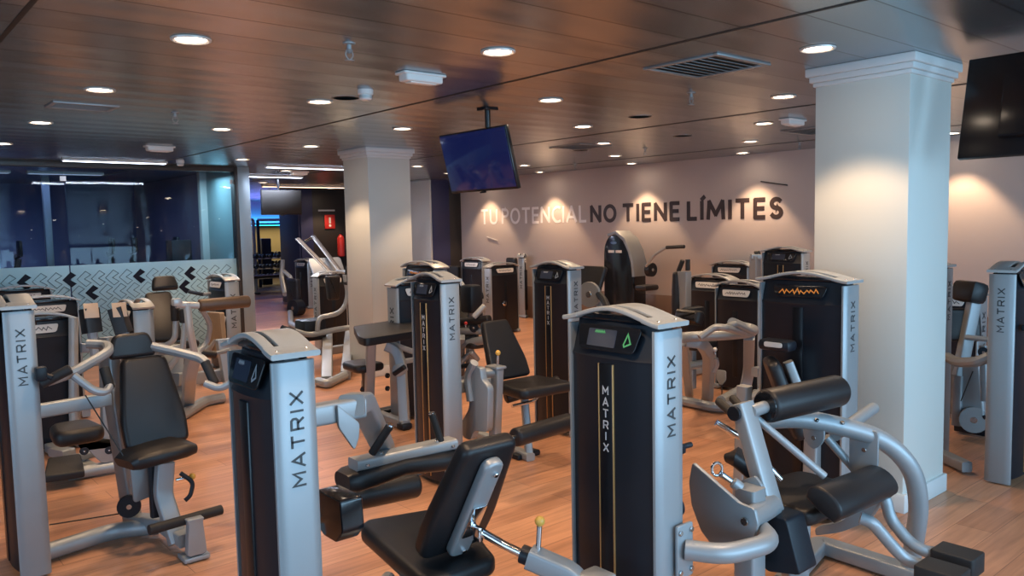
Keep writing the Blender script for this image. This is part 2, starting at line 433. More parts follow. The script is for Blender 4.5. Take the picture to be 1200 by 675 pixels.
CLEAR = glassmat('clear_glass', (.80, .87, .92), .02, .0)
FROST = mat('frosted_film', (.38, .60, .65), .45, 0, .4, var=.03, vscale=2)
gp = MB()
seams = [X0, -1.9, .3, 2.28, 4.42]
for a, b in zip(seams[:-1], seams[1:]):
    o = S('window_2', MB().bbox((a+.006, GY, .06), (b-.006, GY+.012, 2.52), .001), CLEAR)
    S('frosted_film', MB().bbox((a+.008, GY-.004, .06), (b-.008, GY-.001, 1.305), .0005), FROST, o)
    S('glass_clip', MB().bbox((b-.05, GY-.012, 2.36), (b+.02, GY-.006, 2.42), .002), WHITE, o)
hd = MB().bbox((X0, GY-.04, 2.53), (4.63, GY+.06, H), .003)
S('trim_1', hd, mat('dark_header', (.06, .06, .06), .4, .5))
S('trim_2', MB().bbox((X0, GY-.03, 0), (4.63, GY+.05, .06), .003), STEELG)
POSTM = mat('pale_blue_post', (.30, .38, .42), .4, .3)
S('trim_3', MB().bbox((4.42, GY-.05, 0), (4.47, GY+.1, H), .004), DARKW)
S('trim_4', MB().bbox((4.47, GY-.05, 0), (4.64, GY+.12, H), .006), POSTM)
TEAL = mat('teal_wall', (.26, .40, .42), .5, var=.05, vscale=2)
NAVY = mat('navy_wall', (.055, .062, .15), .5, var=.1, vscale=1)
S('wall_studio', MB().bbox((4.50, GY+.12, 0), (4.62, 12.55, H), .002), TEAL)
S('wall_studio_rear', MB().bbox((4.50, 12.67, 0), (4.62, 16.6, H), .002), mat('mauve_wall', (.15, .14, .22), .5))
S('trim_5', MB().bbox((4.40, 12.55, 0), (4.62, 12.67, H), .004), COLPAINT)
S('wall_studio_back', MB().bbox((X0, 16.4, 0), (4.5, 16.6, H), .002), NAVY)
S('trim_6', MB().bbox((2.62, 14.5, 0), (2.72, 14.6, 2.6), .004), STEELG)

# chevron decals on the frosted film
def chevron(cx, cz, s=1.):
    # pointing to -x ; 2D (x,z)
    w = .075*s
    return [(cx-.10*s, cz), (cx+.02*s, cz+.12*s), (cx+.02*s+w, cz+.12*s-w*.75), (cx-.10*s+1.35*w, cz), (cx+.02*s+w, cz-.12*s+w*.75), (cx+.02*s, cz-.12*s)]
BLK = mat('black_vinyl_decal', (.006, .007, .016), .5, 0, .25); LINE = mat('grey_line_decal', (.07, .11, .13), .5)
FM = frame((0, GY-.006, 0), (1, 0, 0), (0, 0, 1))
solid = {(1.86, 1.17), (2.33, 1.155), (2.60, 1.035), (3.335, 1.155), (4.08, 1.155), (3.98, .90)}
outl = MB(); done = []
cells = []
for row in range(6):
    z = 1.125-row*.18
    for k in range(-36, 14):
        x = 2.27+k*.165+(.0825 if row % 2 else 0)
        if x > 4.32: continue
        cells.append((row, k, x, z))
black_cells = {(0, -3), (0, 0), (0, 5), (0, 9), (1, 1), (1, 8)}
fm = bpy.data.objects
for row, k, x, z in cells:
    pl = chevron(x, z, .82)
    if (row, k) in black_cells:
        o = MB().slab([(a, b) for a, b in pl], .001, 0, FM).obj('chevron_decal', BLK)
        near = {(0, -3): 'black chevron decal at the left end of the frosted band', (0, 0): 'black chevron decal second from the left on the frosted band',
                (0, 5): 'dark blue chevron decal above the tall black backrest', (0, 9): 'dark chevron decal nearest the passage post',
                (1, 1): 'black chevron decal set one row below the others', (1, 8): 'dark chevron decal in the second row beside the tall backrest'}[(row, k)]
        tag(o, near, 'decal', 'black chevrons on the frosted glass')
    else:
        pl2 = pl+[pl[0]]
        stroke(outl, pl2, .006, .001, FM)
o = outl.obj('chevron_pattern', LINE); tag(o, 'outlined chevron pattern printed across the frosted glass band', 'decal', kind='stuff')
# ------------------------------------------------------------------ wall lettering
def wall_word(text, ya, yb, z0, cap, m, label, wgt):
    root = empty('wall_lettering', (9.7, (ya+yb)/2, z0), 0, label, 'lettering', 'slogan painted large on the long wall')
    gap = .17; tot = sum(GW[ch][0]+wgt+gap-.05 if ch != ' ' else .22 for ch in text)-gap+.05
    sx = abs(ya-yb)/tot; hh = cap*(1-wgt); x = wgt/2
    for ch in text:
        if ch == ' ': x += .22; continue
        M = frame((9.7, ya-x*sx, z0+cap*wgt/2), (0, -1, 0), (0, 0, 1)); mb = MB(off=root.location)
        for k, pl in enumerate(GW[ch][1]): stroke(mb, [(p*sx, q*hh) for p, q in pl], wgt*cap, .005+.0003*k, M)
        mb.obj('letter', m, root); x += GW[ch][0]+wgt+gap-.05
wall_word('TU POTENCIAL', 12.31, 9.44, 1.715, .30, mat('white_wall_letters', (.92, .88, .86), .5), 'white slogan letters TU POTENCIAL on the tan wall', .15)
wall_word('NO TIENE LÍMITES', 9.36, 5.80, 1.705, .30, mat('brown_wall_letters', (.045, .03, .03), .5), 'dark brown slogan letters NO TIENE LÍMITES on the tan wall', .20)
# thin surface conduit stubs on the wall
for (y, z, d, m, lb) in ((5.93, 2.20, .40, DARKW, 'thin dark rod on the wall above the last dark letters'), (11.95, 1.46, .32, WHITE, 'thin pale rod on the wall below the white letters')):
    tag(MB().tube([(9.685, y+d/2, z+.02), (9.685, y-d/2, z-.05)], .008).obj('wall_rod', m), lb, 'rod')

# ------------------------------------------------------------------ ceiling lights
WARM = (1.0, .66, .40)
BULB = mat('warm_bulb', (1, .9, .8), .5, emit=(1., .80, .60), estr=22)
RING = mat('lamp_ring', (.75, .73, .70), .3, .3)
LUM = 56.
def dl_mesh():
    ring = MB().lathe((0, 0, 0), (0, 0, -.012), [(0, .085), (.004, .092), (.010, .090), (.012, .080), (.006, .070), (-.03, .066)], 28)
    disc = MB().lathe((0, 0, -.001), (0, 0, -.004), [(0, .069), (.003, .066)], 28)
    return ring, disc
rg, dc = dl_mesh()
proto = None
rows = {1.35: [3.87, 5.53, 7.38, 9.24], 2.70: [3.25, 5.23, 7.09, 8.95], 4.04: [2.22, 4.28, 6.25, 8.07, 9.96],
        5.38: [3.22, 5.27, 7.2, 9.1, 11.6], 6.70: [4.21, 6.24, 8.1, 9.99, 11.9], 8.08: [3.4, 5.25, 7.32, 9.16, 11.1], 9.35: [3.57, 6.19, 8.14, 10.2, 12.0]}
hidden = {(-.0): []}
extra = {-1.3: [5.2], 1.35: [1.9], 2.7: [1.3], 9.35: [1.6, -.4]}
allp = [(x, y, True) for x, ys in rows.items() for y in ys]+[(x, y, False) for x, ys in extra.items() for y in ys]+[(6.3, 14.6, True), (8.6, 16.3, True), (7.2, 20, True), (10, 20, True)]
names = {1.35: 'first', 2.70: 'second', 4.04: 'third', 5.38: 'fourth', 6.70: 'fifth', 8.08: 'sixth', 9.35: 'wall side'}
ordn = ['nearest', 'second', 'third', 'fourth', 'fifth', 'sixth']
for x, y, vis in allp:
    root = bpy.data.objects.new('ceiling_downlight', None); C.objects.link(root); root.location = (x, y, H)
    if x in rows and y in rows[x] and vis:
        lb = 'recessed round warm downlight, %s in the %s lengthwise row of lamps from the left' % (ordn[rows[x].index(y)], names[x]) if x != 9.35 else 'recessed round warm downlight beside the tan slogan wall, %s in that row' % ordn[rows[x].index(y)]
    elif (x, y) == (6.3, 14.6): lb = 'recessed round downlight by the far violet zone left of the pillar'
    else: lb = 'recessed round warm downlight near the camera or far beyond the pillar'
    tag(root, lb, 'ceiling light', 'recessed downlights in the metal ceiling')
    if proto is None:
        a = rg.obj('lamp_ring', RING, root); b = dc.obj('lamp_disc', BULB, root); proto = (a, b)
    else:
        for q in proto:
            c = q.copy(); C.objects.link(c); c.parent = root
    ld = bpy.data.lights.new('downlight_spot', 'SPOT'); ld.energy = LUM; ld.color = WARM; ld.spot_size = math.radians(96); ld.spot_blend = .35; ld.shadow_soft_size = .05
    if x == 9.35: ld.spot_size = math.radians(82); ld.energy = LUM*1.25
    lo = bpy.data.objects.new('downlight_spot', ld); C.objects.link(lo); lo.parent = root; lo.location = (0, 0, -.03)
# linear lamps
TUBEM = mat('cool_tube', (.9, .95, 1), .5, emit=(.72, .80, 1.), estr=7)
def linear(x0, x1, y, m, lb):
    r = empty('linear_ceiling_lamp', ((x0+x1)/2, y, H), 0, lb, 'ceiling light', 'linear ceiling lamps'); off = r.location
    MB(off=off).bbox((x0, y-.05, H-.03), (x1, y+.05, H), .004).obj('lamp_housing', WHITE, r)
    MB(off=off).bbox((x0+.02, y-.035, H-.036), (x1-.02, y+.035, H-.028), .003).obj('diffuser', m, r)
linear(2.16, 3.36, 10.75, TUBEM, 'long bright linear ceiling lamp above the front of the glass studio')
linear(4.69, 6.35, 10.75, TUBEM, 'long bright linear ceiling lamp left of the middle column')
linear(4.45, 5.08, 12.75, TUBEM, 'short linear lamp just right of the glass studio corner')
linear(5.14, 6.2, 12.75, TUBEM, 'second linear lamp behind, ending above the hanging far screen')
linear(6.7, 9.6, 15.6, mat('warm_tube', (1, .8, .6), .5, emit=(1, .62, .38), estr=4), 'thin warm linear lamp above the dark pillar')
linear(1.0, 2.0, 13.2, mat('dim_tube', (.6, .7, .8), .5, emit=(.5, .6, .8), estr=.5), 'dim linear lamp inside the studio on the left')
linear(2.2, 3.2, 13.2, mat('dim_tube_b', (.6, .7, .8), .5, emit=(.5, .6, .8), estr=.5), 'dim linear lamp inside the studio in its middle')
# emergency lights
def emergency(x, y, lb, w=.30):
    r = empty('emergency_light', (x, y, H), 0, lb, 'emergency light', 'white emergency light housings')
    o = rpoly([(-w/2, -.06), (w/2, -.06), (w/2, .06), (-w/2, .06)], .02)
    b = MB().slab([(a*.86, c*.8) for a, c in o], .055, .012, Matrix.Translation((0, 0, -.055))).obj('housing', WHITE, r)
    MB().slab(o, .014, .004, Matrix.Translation((0, 0, -.016))).obj('base_plate', WHITE, r)
    MB().box((0, 0, -.058), (w*.6, .06, .006)).obj('lens', mat('lens'+lb[:4], (.85, .85, .82), .3), r)
emergency(2.72, 3.99, 'white emergency light box near the top centre left of the hanging screen')
emergency(2.70, 8.84, 'cream emergency light box in front of the glass studio')
emergency(6.69, 3.91, 'grey emergency light box left of the large column top')
emergency(5.66, 11.75, 'white emergency light box under the long lamp left of the middle column')
# smoke detectors / sprinklers / vents
def detector(x, y, lb):
    r = empty('smoke_detector', (x, y, H), 0, lb, 'smoke detector')
    MB().lathe((0, 0, 0), (0, 0, -.07), [(0, .05), (.03, .05), (.034, .042), (.06, .040), (.068, .03)], 24).obj('detector_body', WHITE, r)
    MB().lathe((0, 0, 0), (0, 0, -.07), [(.040, .0435), (.044, .0435), (.044, .040), (.05, .040), (.05, .0435), (.054, .0435)], 24).obj('vent_ring', STEELG, r)
detector(2.73, 4.65, 'white smoke detector cup hanging between the first lamps and the hanging screen')
detector(3.45, 10.5, 'small white detector cup at the right end of the studio linear lamp')
def sprinkler(x, y, lb):
    r = empty('sprinkler_head', (x, y, H), 0, lb, 'sprinkler', 'sprinkler heads on the ceiling')
    MB().lathe((0, 0, 0), (0, 0, -.05), [(0, .032), (.006, .03), (.008, .012), (.03, .012), (.034, .018), (.042, .014), (.05, .006)], 16).obj('sprinkler_body', STEELG, r)
    MB().tube([(.014, 0, -.035), (.022, 0, -.06), (0, 0, -.085), (-.022, 0, -.06), (-.014, 0, -.035)], .003, .01, 8).lathe((0, 0, -.083), (0, 0, -.088), [(0, .024), (.003, .024)], 14).obj('sprinkler_deflector', STEELG, r)
sprinkler(1.99, 3.53, 'steel sprinkler head nearest the camera at top centre')
sprinkler(4.67, 3.51, 'steel sprinkler head below the square vent beside the large column')
sprinkler(2.05, 6.3, 'small sprinkler head by the left slotted vent')
sprinkler(7.6, 6.4, 'small sprinkler head close to the tan wall middle')
sprinkler(8.7, 5.0, 'small sprinkler head close to the tan wall near the large column')
sprinkler(8.6, 8.6, 'small sprinkler head close to the tan wall behind the hanging screen')
def vent(x, y, w, d, lb, n=9):
    r = empty('ceiling_vent', (x, y, H), 0, lb, 'ceiling vent')
    f = MB()
    for a, b in (((-w/2, -d/2), (w/2, -d/2+.03)), ((-w/2, d/2-.03), (w/2, d/2)), ((-w/2, -d/2+.03), (-w/2+.03, d/2-.03)), ((w/2-.03, -d/2+.03), (w/2, d/2-.03))):
        f.bbox((*a, -.012), (*b, 0), .003)
    f.obj('vent_frame', STEELG, r)
    MB().bbox((-w/2+.03, -d/2+.03, -.002), (w/2-.03, d/2-.03, .0), .0005).obj('vent_back', GAP, r)
    s = MB()
    for i in range(n):
        yy = -d/2+.04+(d-.08)*i/(n-1)
        s.box((0, yy, -.006), (w-.06, .018, .003), .001, (math.radians(30), 0, 0))
    s.obj('slats', STEELG, r)
vent(3.95, 2.86, .52, .52, 'square slatted ceiling vent left of the large column')
vent(6.75, 6.66, .52, .52, 'flat square ceiling vent right of the hanging screen, farther back')
vent(1.42, 6.32, .42, .30, 'slotted dark ceiling vent at upper left', 7)
vent(7.75, 4.25, .6, .5, 'brown flat ceiling vent beside the large column near the wall')
for x, y, lb in ((5.33, 4.54, 'round flat ceiling speaker grille between the lamps left of the large column'), (2.78, 5.0, 'round flat ceiling speaker grille near the white detector cup'), (6.9, 5.3, 'round flat ceiling speaker grille farther toward the wall'), (7.1, 7.0, 'small round ceiling speaker grille close to the tan wall')):
    r = empty('ceiling_speaker', (x, y, H), 0, lb, 'speaker')
    MB().lathe((0, 0, 0), (0, 0, -.006), [(0, .10), (.003, .10), (.005, .09)], 28).obj('speaker_rim', STEELG, r)
    MB().lathe((0, 0, -.003), (0, 0, -.008), [(0, .088), (.002, .085)], 28).obj('speaker_mesh', DARKW, r)

# ------------------------------------------------------------------ screens
TVB = mat('screen_black', (.008, .008, .010), .22, 0, .5)
PANEL = mat('screen_panel', (.004, .005, .014), .10, 0, .7, emit=(.02, .03, .18), estr=.22)
def tv(x, y, z, w, h, rz, tilt, lb, pole=True, panel=PANEL):
    """screen faces local -x, width along local y"""
    r = empty('hanging_screen', (x, y, z), rz, lb, 'screen', 'screens hanging from the ceiling')
    T = Matrix.Rotation(-tilt, 4, 'Y')
    MB(M=T).box((.02, 0, 0), (.035, w, h), .006).obj('screen_case', TVB, r)
    MB(M=T).box((.001, 0, .004), (.006, w-.022, h-.03), .001).obj('screen_glass', panel, r)
    MB(M=T).box((.055, 0, -.02), (.05, w*.6, h*.6), .015).obj('rear_housing', TVB, r)
    MB(M=T).box((.0, 0, -h/2-.006), (.02, .06, .012), .003).obj('sensor', TVB, r)
    if pole:
        MB().cyl((.12, 0, -h*.2), (.12, 0, H-z), .022).box((.12, 0, H-z-.01), (.12, .12, .02), .004).obj('ceiling_pole', TVB, r)
        MB().box((.1, 0, 0), (.08, .12, .16), .006).obj('bracket', TVB, r)
    return r
tv(3.80, 4.86, 2.19, .82, .47, 0, math.radians(14), 'hanging screen lit deep blue in the centre, tilted downwards')
# second screen seen from behind, faces the other way
tv(4.78, 1.27, 2.27, .98, .56, PI, math.radians(14), 'black back of a hanging screen at the top right edge beside the large column')
o = tv(5.86, 12.85, 2.16, .72, .42, PI/2, math.radians(2), 'small black hanging screen far back beside the glass studio', panel=GAP)

# ------------------------------------------------------------------ fire point on the dark pillar
r = empty('fire_sign', (8.85, 16.88, 1.86), 0, 'red square fire sign on the dark pillar', 'sign')
RED = mat('fire_red', (.55, .035, .03), .4)
MB().box((0, 0, 0), (.26, .012, .32), .002).obj('sign_panel', RED, r)
MB().box((0, -.008, .03), (.05, .004, .14), .002).lathe((0, -.006, -.09), (0, -.010, -.09), [(0, .03), (.004, .03)], 12).obj('symbol', WHITE, r)
tag(MB().box((8.78, 16.885, 2.12), (.42, .006, .035), .001).obj('small_notice', WHITETXT), 'thin pale notice strip above the red fire sign', 'sign')
r = empty('fire_extinguisher', (9.05, 16.76, 1.05), 0, 'red fire extinguisher hung on the dark pillar', 'fire extinguisher')
MB().lathe((0, 0, 0), (0, 0, .55), [(0, .06), (.02, .085), (.40, .085), (.47, .06), (.50, .03), (.52, .03)], 20).obj('cylinder', RED, r)
MB().box((0, 0, .54), (.04, .12, .03), .005).tube([(0, -.04, .55), (.07, -.06, .45), (.09, -.05, .2)], .012, .05).obj('valve_and_hose', RUBBER, r)

# ------------------------------------------------------------------ daylight, room lights and added fills
def area(x, y, z, sx, sy, rot, e, col, nm='daylight'):
    l = bpy.data.lights.new(nm, 'AREA'); l.shape = 'RECTANGLE'; l.size = sx; l.size_y = sy; l.energy = e; l.color = col
    o = bpy.data.objects.new(nm, l); C.objects.link(o); o.location = (x, y, z); o.rotation_euler = rot; return o
area(3.2, -3.3, 1.5, 7.4, 1.9, (PI/2, 0, 0), 280, (.42, .72, 1.0))  # area lamp standing for daylight through the assumed near window
area(X0-.3, .6, 1.5, 1.9, 7.0, (0, -PI/2, 0), 140, (.42, .70, 1.0))  # area lamp standing for daylight through the assumed left window
area(2.76, 10.75, H-.045, 1.15, .06, (0, 0, 0), 9, (.72, .8, 1), 'tube_glow')
area(5.5, 10.75, H-.045, 1.5, .06, (0, 0, 0), 16, (.72, .8, 1), 'tube_glow')
area(5.3, 12.75, H-.045, 1.6, .06, (0, 0, 0), 70, (.72, .8, 1), 'tube_glow')
area(9, 24.45, 1.9, 12, .1, (math.radians(150), 0, 0), 60, (.05, .45, 1.), 'led_glow')
area(9, 22.5, 2.2, 6, 2, (PI, 0, 0), 90, (.26, .2, 1.), 'blue_ceiling_fill')  # added unseen fill shining up to tint the rear ceiling blue
area(9.5, 26.0, 1.8, 9, 1.2, (0, 0, 0), 90, (1., .78, .42), 'rear_recess_lamp')
area(2.0, 14.3, 2.5, 3, 1.5, (0, 0, 0), 16, (.35, .5, 1.), 'studio_lamp')
area(2.0, 15.4, .9, 1.6, .8, (PI/2, 0, 0), 7, (.6, .85, 1.), 'studio_wall_fill')  # added unseen fill for the pale glow on the studio back wall
area(4.0, 11.9, 2.5, .8, .5, (0, 0, 0), 14, (.55, .85, 1.), 'studio_corner_lamp')
w = bpy.data.worlds.new('world'); sc.world = w; w.use_nodes = True
w.node_tree.nodes['Background'].inputs[0].default_value = (.5, .65, .9, 1); w.node_tree.nodes['Background'].inputs[1].default_value = .15
# ------------------------------------------------------------------ weight towers
PALEINK = mat('pale_print', (.30, .33, .36), .4)
PURPS = mat('violet_screen', (.16, .11, .22), .2)
def tower(root, w, h=1.36, d=.17, x=0, y=0, rz=0, kind='A', M0=None, letters=True, consolekind='dark', foot=True, ink=None, strip=2):
    ink = ink or PALEINK
    """weight tower; shroud faces local -x, width along local y; origin = centre on the floor"""
    T = Matrix.Translation((x, y, 0)) @ Matrix.Rotation(rz, 4, 'Z')
    wy = w/2
    b = .030
    def outl(fx, bx, iy=.020):
        W = wy-iy
        front = [(-fx-b*math.sin(t*PI)**.6 if 0 < t < 1 else -fx, W-2*W*t) for t in [i/8 for i in range(9)]]
        back = [(bx+b*math.sin(t*PI)**.6 if 0 < t < 1 else bx, -W+2*W*t) for t in [i/8 for i in range(9)]]
        return front+back
    hx = d/2-.012
    levels = [(.035, outl(hx-.006, hx-.006)), (.05, outl(hx, hx)), (h-.16, outl(hx, hx)), (h-.145, outl(hx+.004, hx+.004)), (h-.13, outl(hx-.004, hx-.004)), (h-.025, outl(hx-.035, hx-.035)), (h-.012, outl(hx-.05, hx-.05))]
    vs = []; fs = []; N = len(levels[0][1])
    for z, o in levels:
        for a, c in o: vs.append((a, c, z))
    for k in range(len(levels)-1):
        for i in range(N):
            j = (i+1) % N; fs.append([k*N+j, k*N+i, (k+1)*N+i, (k+1)*N+j])
    fs.append(list(range(N))); fs.append([(len(levels)-1)*N+i for i in reversed(range(N))])
    sh = MB(M=T).add(vs, fs).obj('weight_tower', BLACK, root, angle=28)
    # silver side panels
    for s in (-1, 1):
        o = [(-d/2, .004), (-d/2+.010, .013), (-d/4, .016), (d/4, .016), (d/2-.010, .013), (d/2, .004), (d/2, -.006), (-d/2, -.006)]
        pl = [(a, s*(wy-.016+c)) for a, c in o]
        if s < 0: pl = pl[::-1]
        MB(M=T).slab(pl, h-.045, .003, Matrix.Translation((0, 0, .008)), 2).obj('side_panel', SILVER, sh)
        if letters:
            # reads upwards
            M = frame((0, s*(wy+.0005), h-.262 if kind == 'A' else h*.66), (0, 0, 1), (s*1, 0, 0) if s > 0 else (-1, 0, 0))
            L = MB(M=T); ch = .036 if kind == 'A' else .052; gp = .020 if kind == 'A' else .030
            word(L, 'MATRIX', ch, gp, .0065 if kind == 'A' else .011, M, .0015)
            L.obj('lettering', DARKTXT, sh, 'dark grey lettering reading upwards on the silver side panel')
        if foot and kind == 'C':
            MB(M=T).box((0, s*(wy-.03), .03), (d+.05, .07, .05), .015).obj('foot', SILVER, sh)
    # arched cap with slot
    cap = MB(M=T); arch = .045 if kind == 'A' else .060; n = 20; Wc = wy+.012
    def zz(t): return h-.018+arch*((.5+.5*math.cos(PI*(2*t-1)))**.75 if kind == 'A' else (1-abs(2*t-1)**2.4))
    pf = [(0, Wc-2*Wc*i/n, zz(i/n)) for i in range(n+1)]
    dd = d+.02
    xf = -dd/2+.020; xb = dd/2-(.05 if kind == 'A' else .030)
    bw = .10 if kind == 'A' else .055
    cap.sweep([(xf, p[1], p[2]) for p in pf], rrect(.036, .016, .006, 2), (0, 0, 1))
    cap.sweep([(dd/2-bw/2, p[1], p[2]) for p in pf], rrect(bw, .016, .006, 2), (0, 0, 1))
    for s in (-1, 1):
        t0 = 0 if s > 0 else 1
        st = [i/6*.16 for i in range(7)]
        cap.sweep([(0, s*(Wc-2*Wc*t), zz(t)-.0005) for t in st], rrect(dd, .017, .006, 2), (0, 0, 1))
    co = cap.obj('cap', SILVERC, sh)
    if kind == 'A':
        bt = MB(M=T)
        for s in (-1, 1):
            for xx in (-.045, .045): bt.cyl((xx, s*(Wc-.03), zz(.03)), (xx, s*(Wc-.03), zz(.03)+.013), .006, 10)
        bt.obj('cap_bolt', BOLT, sh)
    # dark tray under the slot
    MB(M=T).bbox((-d/2+.02, -wy*.72, h-.02), (d/2-.03, wy*.72, h+.004), .004).obj('slot_tray', GLOSS, sh)
    # front and back faces : console on the tapered part, window strip with lettering
    for sgn in ((1, -1) if kind == 'A' else (1,)):
        F = T @ Matrix.Rotation(0 if sgn == 1 else PI, 4, 'Z')
        th = math.atan2(.031, .105)
        CM = frame((-hx-b-.004+.0165, 0, h-.078), (0, -1, 0), (math.sin(th), 0, math.cos(th)))
        if consolekind == 'dark' and kind == 'A':
            k = MB(M=F).slab(rpoly([(-wy*.70, .045), (wy*.70, .045), (wy*.60, -.045), (-wy*.60, -.045)], .02), .006, .002, CM).obj('console', GLOSS, sh)
            MB(M=F).slab(rrect(wy*.62, .062, .004), .0015, 0, CM @ Matrix.Translation((-wy*.12, 0, .006))).obj('console_screen', SCREEN, k)
            g = MB(M=F)
            MM = CM @ Matrix.Translation((0, 0, .008))
            for (a, c, ww) in ((-wy*.28, .02, wy*.22),): 
                stroke(g, [(a+i*ww/12, c+(.005 if i % 2 else -.002)) for i in range(13)], .0035, .0008, MM)
            g.obj('console_print', ink, k); g = MB(M=F)
            stroke(g, [(wy*.38, -.015), (wy*.44, .022), (wy*.52, -.01), (wy*.40, -.022), (wy*.38, -.015)], .006, .0008, MM)
            g.obj('console_symbol', ink, k)
        else:
            k = MB(M=F).slab(rpoly([(-wy*.62, .034), (wy*.62, .034), (wy*.55, -.034), (-wy*.55, -.034)], .02), .006, .002, CM).obj('placard', LABEL if consolekind != 'orange' else GLOSS, sh)
            g = MB(M=F); MM = CM @ Matrix.Translation((0, 0, .0062)); rnd = random.Random(int(w*1000+h*77))
            stroke(g, [(wy*(-.44+.88*i/16)+rnd.uniform(-.006, .006), (.013 if i % 2 else -.013)*rnd.uniform(.3, 1.2)) for i in range(17)], .006, .0008, MM)
            g.obj('placard_print', PLACARDINK if consolekind != 'orange' else ORANGE, k)
        if kind == 'A':
            xw = -hx-b-.0005
            MB(M=F).bbox((xw-.004, -.030, .06), (xw+.010, .030, h-.165), .002).obj('window_strip', SMOKE, sh)
            gl = MB(M=F)
            for s in ((-1, 1) if strip else ()): gl.bbox((xw-.0055, s*.033-.0022, .06), (xw+.008, s*.033+.0022, h-.165), .001)
            if strip: gl.obj('window_trim', GOLD, sh)
            if strip < 1: continue
            L = MB(M=F); word(L, 'MATRIX', .026, .0145, .0045, frame((xw-.004, 0, h-.36), (0, -1, 0), (0, 0, 1)), .0015, True)
            L.obj('lettering', WHITETXT, sh, 'pale stacked lettering down the dark window strip')
        else:
            MB(M=F).bbox((-hx-b-.002, -.03, .15), (-hx-b+.01, .03, h-.25), .003).obj('window_strip', SMOKE, sh)
    if kind == 'C':
        MB(M=T).lathe((hx+b-.002, 0, h*.42), (hx+b+.006, 0, h*.42), [(0, .028), (.004, .026), (.006, .01)], 16).obj('badge', CHROME, sh)
    return sh

def pxplate(root, px, t, name='cover_plate', m=None, r=.012, label=None, **pl):
    """flat plate of thickness t whose outline lies on the world plane x=, y= or z="""
    P = [at(a, b, **pl) for a, b in px]; o = P[0]
    X, Y = {'x': ((0, -1, 0), (0, 0, 1)), 'y': ((1, 0, 0), (0, 0, 1)), 'z': ((1, 0, 0), (0, 1, 0))}[list(pl)[0]]
    M = frame(o, X, Y); Mi = M.inverted()
    q = [tuple((Mi @ p)[:2]) for p in P]
    ar = sum(q[i][0]*q[(i+1) % len(q)][1]-q[(i+1) % len(q)][0]*q[i][1] for i in range(len(q)))
    if ar < 0: q = q[::-1]
    return MB(off=root.location).slab(rpoly(q, r), t, min(.003, t*.3), M @ Matrix.Translation((0, 0, -t))).obj(name, m or SILVER, root, label)
class bolts:
    """one small bolt object per point"""
    def __init__(s, mb, pts, d, r=.009):
        s.a = []; d = Vector(d).normalized()
        for p in pts:
            p = Vector(p); m = MB(off=mb.off); m.cyl(p-d*.002, p+d*.008, r, 8); s.a.append(m)
    def obj(s, name, m, parent):
        for q in s.a: q.obj(name, m, parent)
def pin(root, p, d, L=.09, m=YELLOW):
    p = Vector(p); d = Vector(d).normalized(); off = root.location
    a = MB(off=off).cyl(p, p+d*L, .009).obj('adjuster_stem', CHROME, root)
    MB(off=off).ball(p+d*(L+.016), .018).obj('adjuster_knob', m, a)

# ================================================================== 1. leg curl machine in front
r = empty('leg_curl_machine', (.98, 2.285, 0), 0, 'leg curl machine nearest the camera with pale blue-lit side panel and black seat', 'exercise machine', 'selectorised machines'); O = r.location
tower(r, .35, 1.365, .130, strip=0)
B = lambda: MB(off=O)
# upper arm from the tower, bent down to the thigh clamp
B().beam([(1.06, 2.36, 1.10), (1.33, 2.36, 1.10)], .06, .07).obj('cross_arm', SILVER, r)
B().beam([(1.28, 2.34, 1.115), at(424, 470, y=2.50), at(451, 528, y=2.98)], .085, .07, .06).obj('swing_arm', SILVER, r)
pxplate(r, [(395, 474), (422, 496), (421, 514), (416, 528), (397, 501)], .014, 'gusset_plate', y=2.315)
tb = B().beam([(1.54, 2.82, .755), (2.02, 2.80, .755)], .085, .045).obj('clamp_bar', SILVER, r)
bolts(B(), [(1.58, 2.777, .75), (1.66, 2.80, .778), (1.93, 2.79, .778), (1.99, 2.757, .75)], (0, -.1, 1)).obj('bolt', BOLT, tb)
B().sweep([(1.50, 2.84, .69), (1.53, 2.84, .69), (1.62, 2.84, .695), (1.76, 2.83, .71), (1.93, 2.82, .695), (2.02, 2.82, .69), (2.05, 2.82, .69)], rrect(.17, .085, .038, 5), (0, 0, 1), scales=[.75, .96, 1, .9, 1, .96, .75]).obj('thigh_pad', VINYL, r)
for a, b in ((at(436, 531, y=2.68), at(457, 499, y=2.60)), ((1.95, 2.79, .775), (1.915, 2.80, .90))):
    hnd = B().cyl(a, b, .016); d = (Vector(b)-Vector(a)).normalized()
    q = hnd.obj('handle_grip', RUBBER, r)
    B().cyl(Vector(b), Vector(b)+d*.008, .014).obj('grip_end', CHROME, q)
B().roller((1.58, 3.16, .50), (2.05, 3.14, .48), .062).obj('ankle_roller', VINYL, r)
B().cyl((1.24, 3.17, .53), (1.64, 3.16, .50), .018).obj('roller_axle', CHROME, r)
B().beam([(1.20, 2.62, .60), (1.22, 3.17, .53)], .045, .06).obj('lever_arm', SILVER, r)
B().slab(rpoly([(-.10, .055), (.07, .055), (.085, -.07), (.03, -.10), (-.06, -.10), (-.11, -.05)], .012), .085, .006, frame((1.235, 2.46, .74), (0, 1, 0), (0, 0, 1))).obj('counterweight', GLOSS, r)
B().slab(rpoly([(-.05, .04), (.04, .06), (.06, -.02), (-.02, -.06)], .012), .02, .003, frame((1.16, 2.62, .84), (0, 1, 0), (0, 0, 1))).obj('pivot_plate', CHROME, r)
pin(r, (1.15, 2.56, .84), (.1, -.3, 1), .05)
pin(r, (1.08, 2.50, .73), (.2, -1, .1), .03, CHROME)
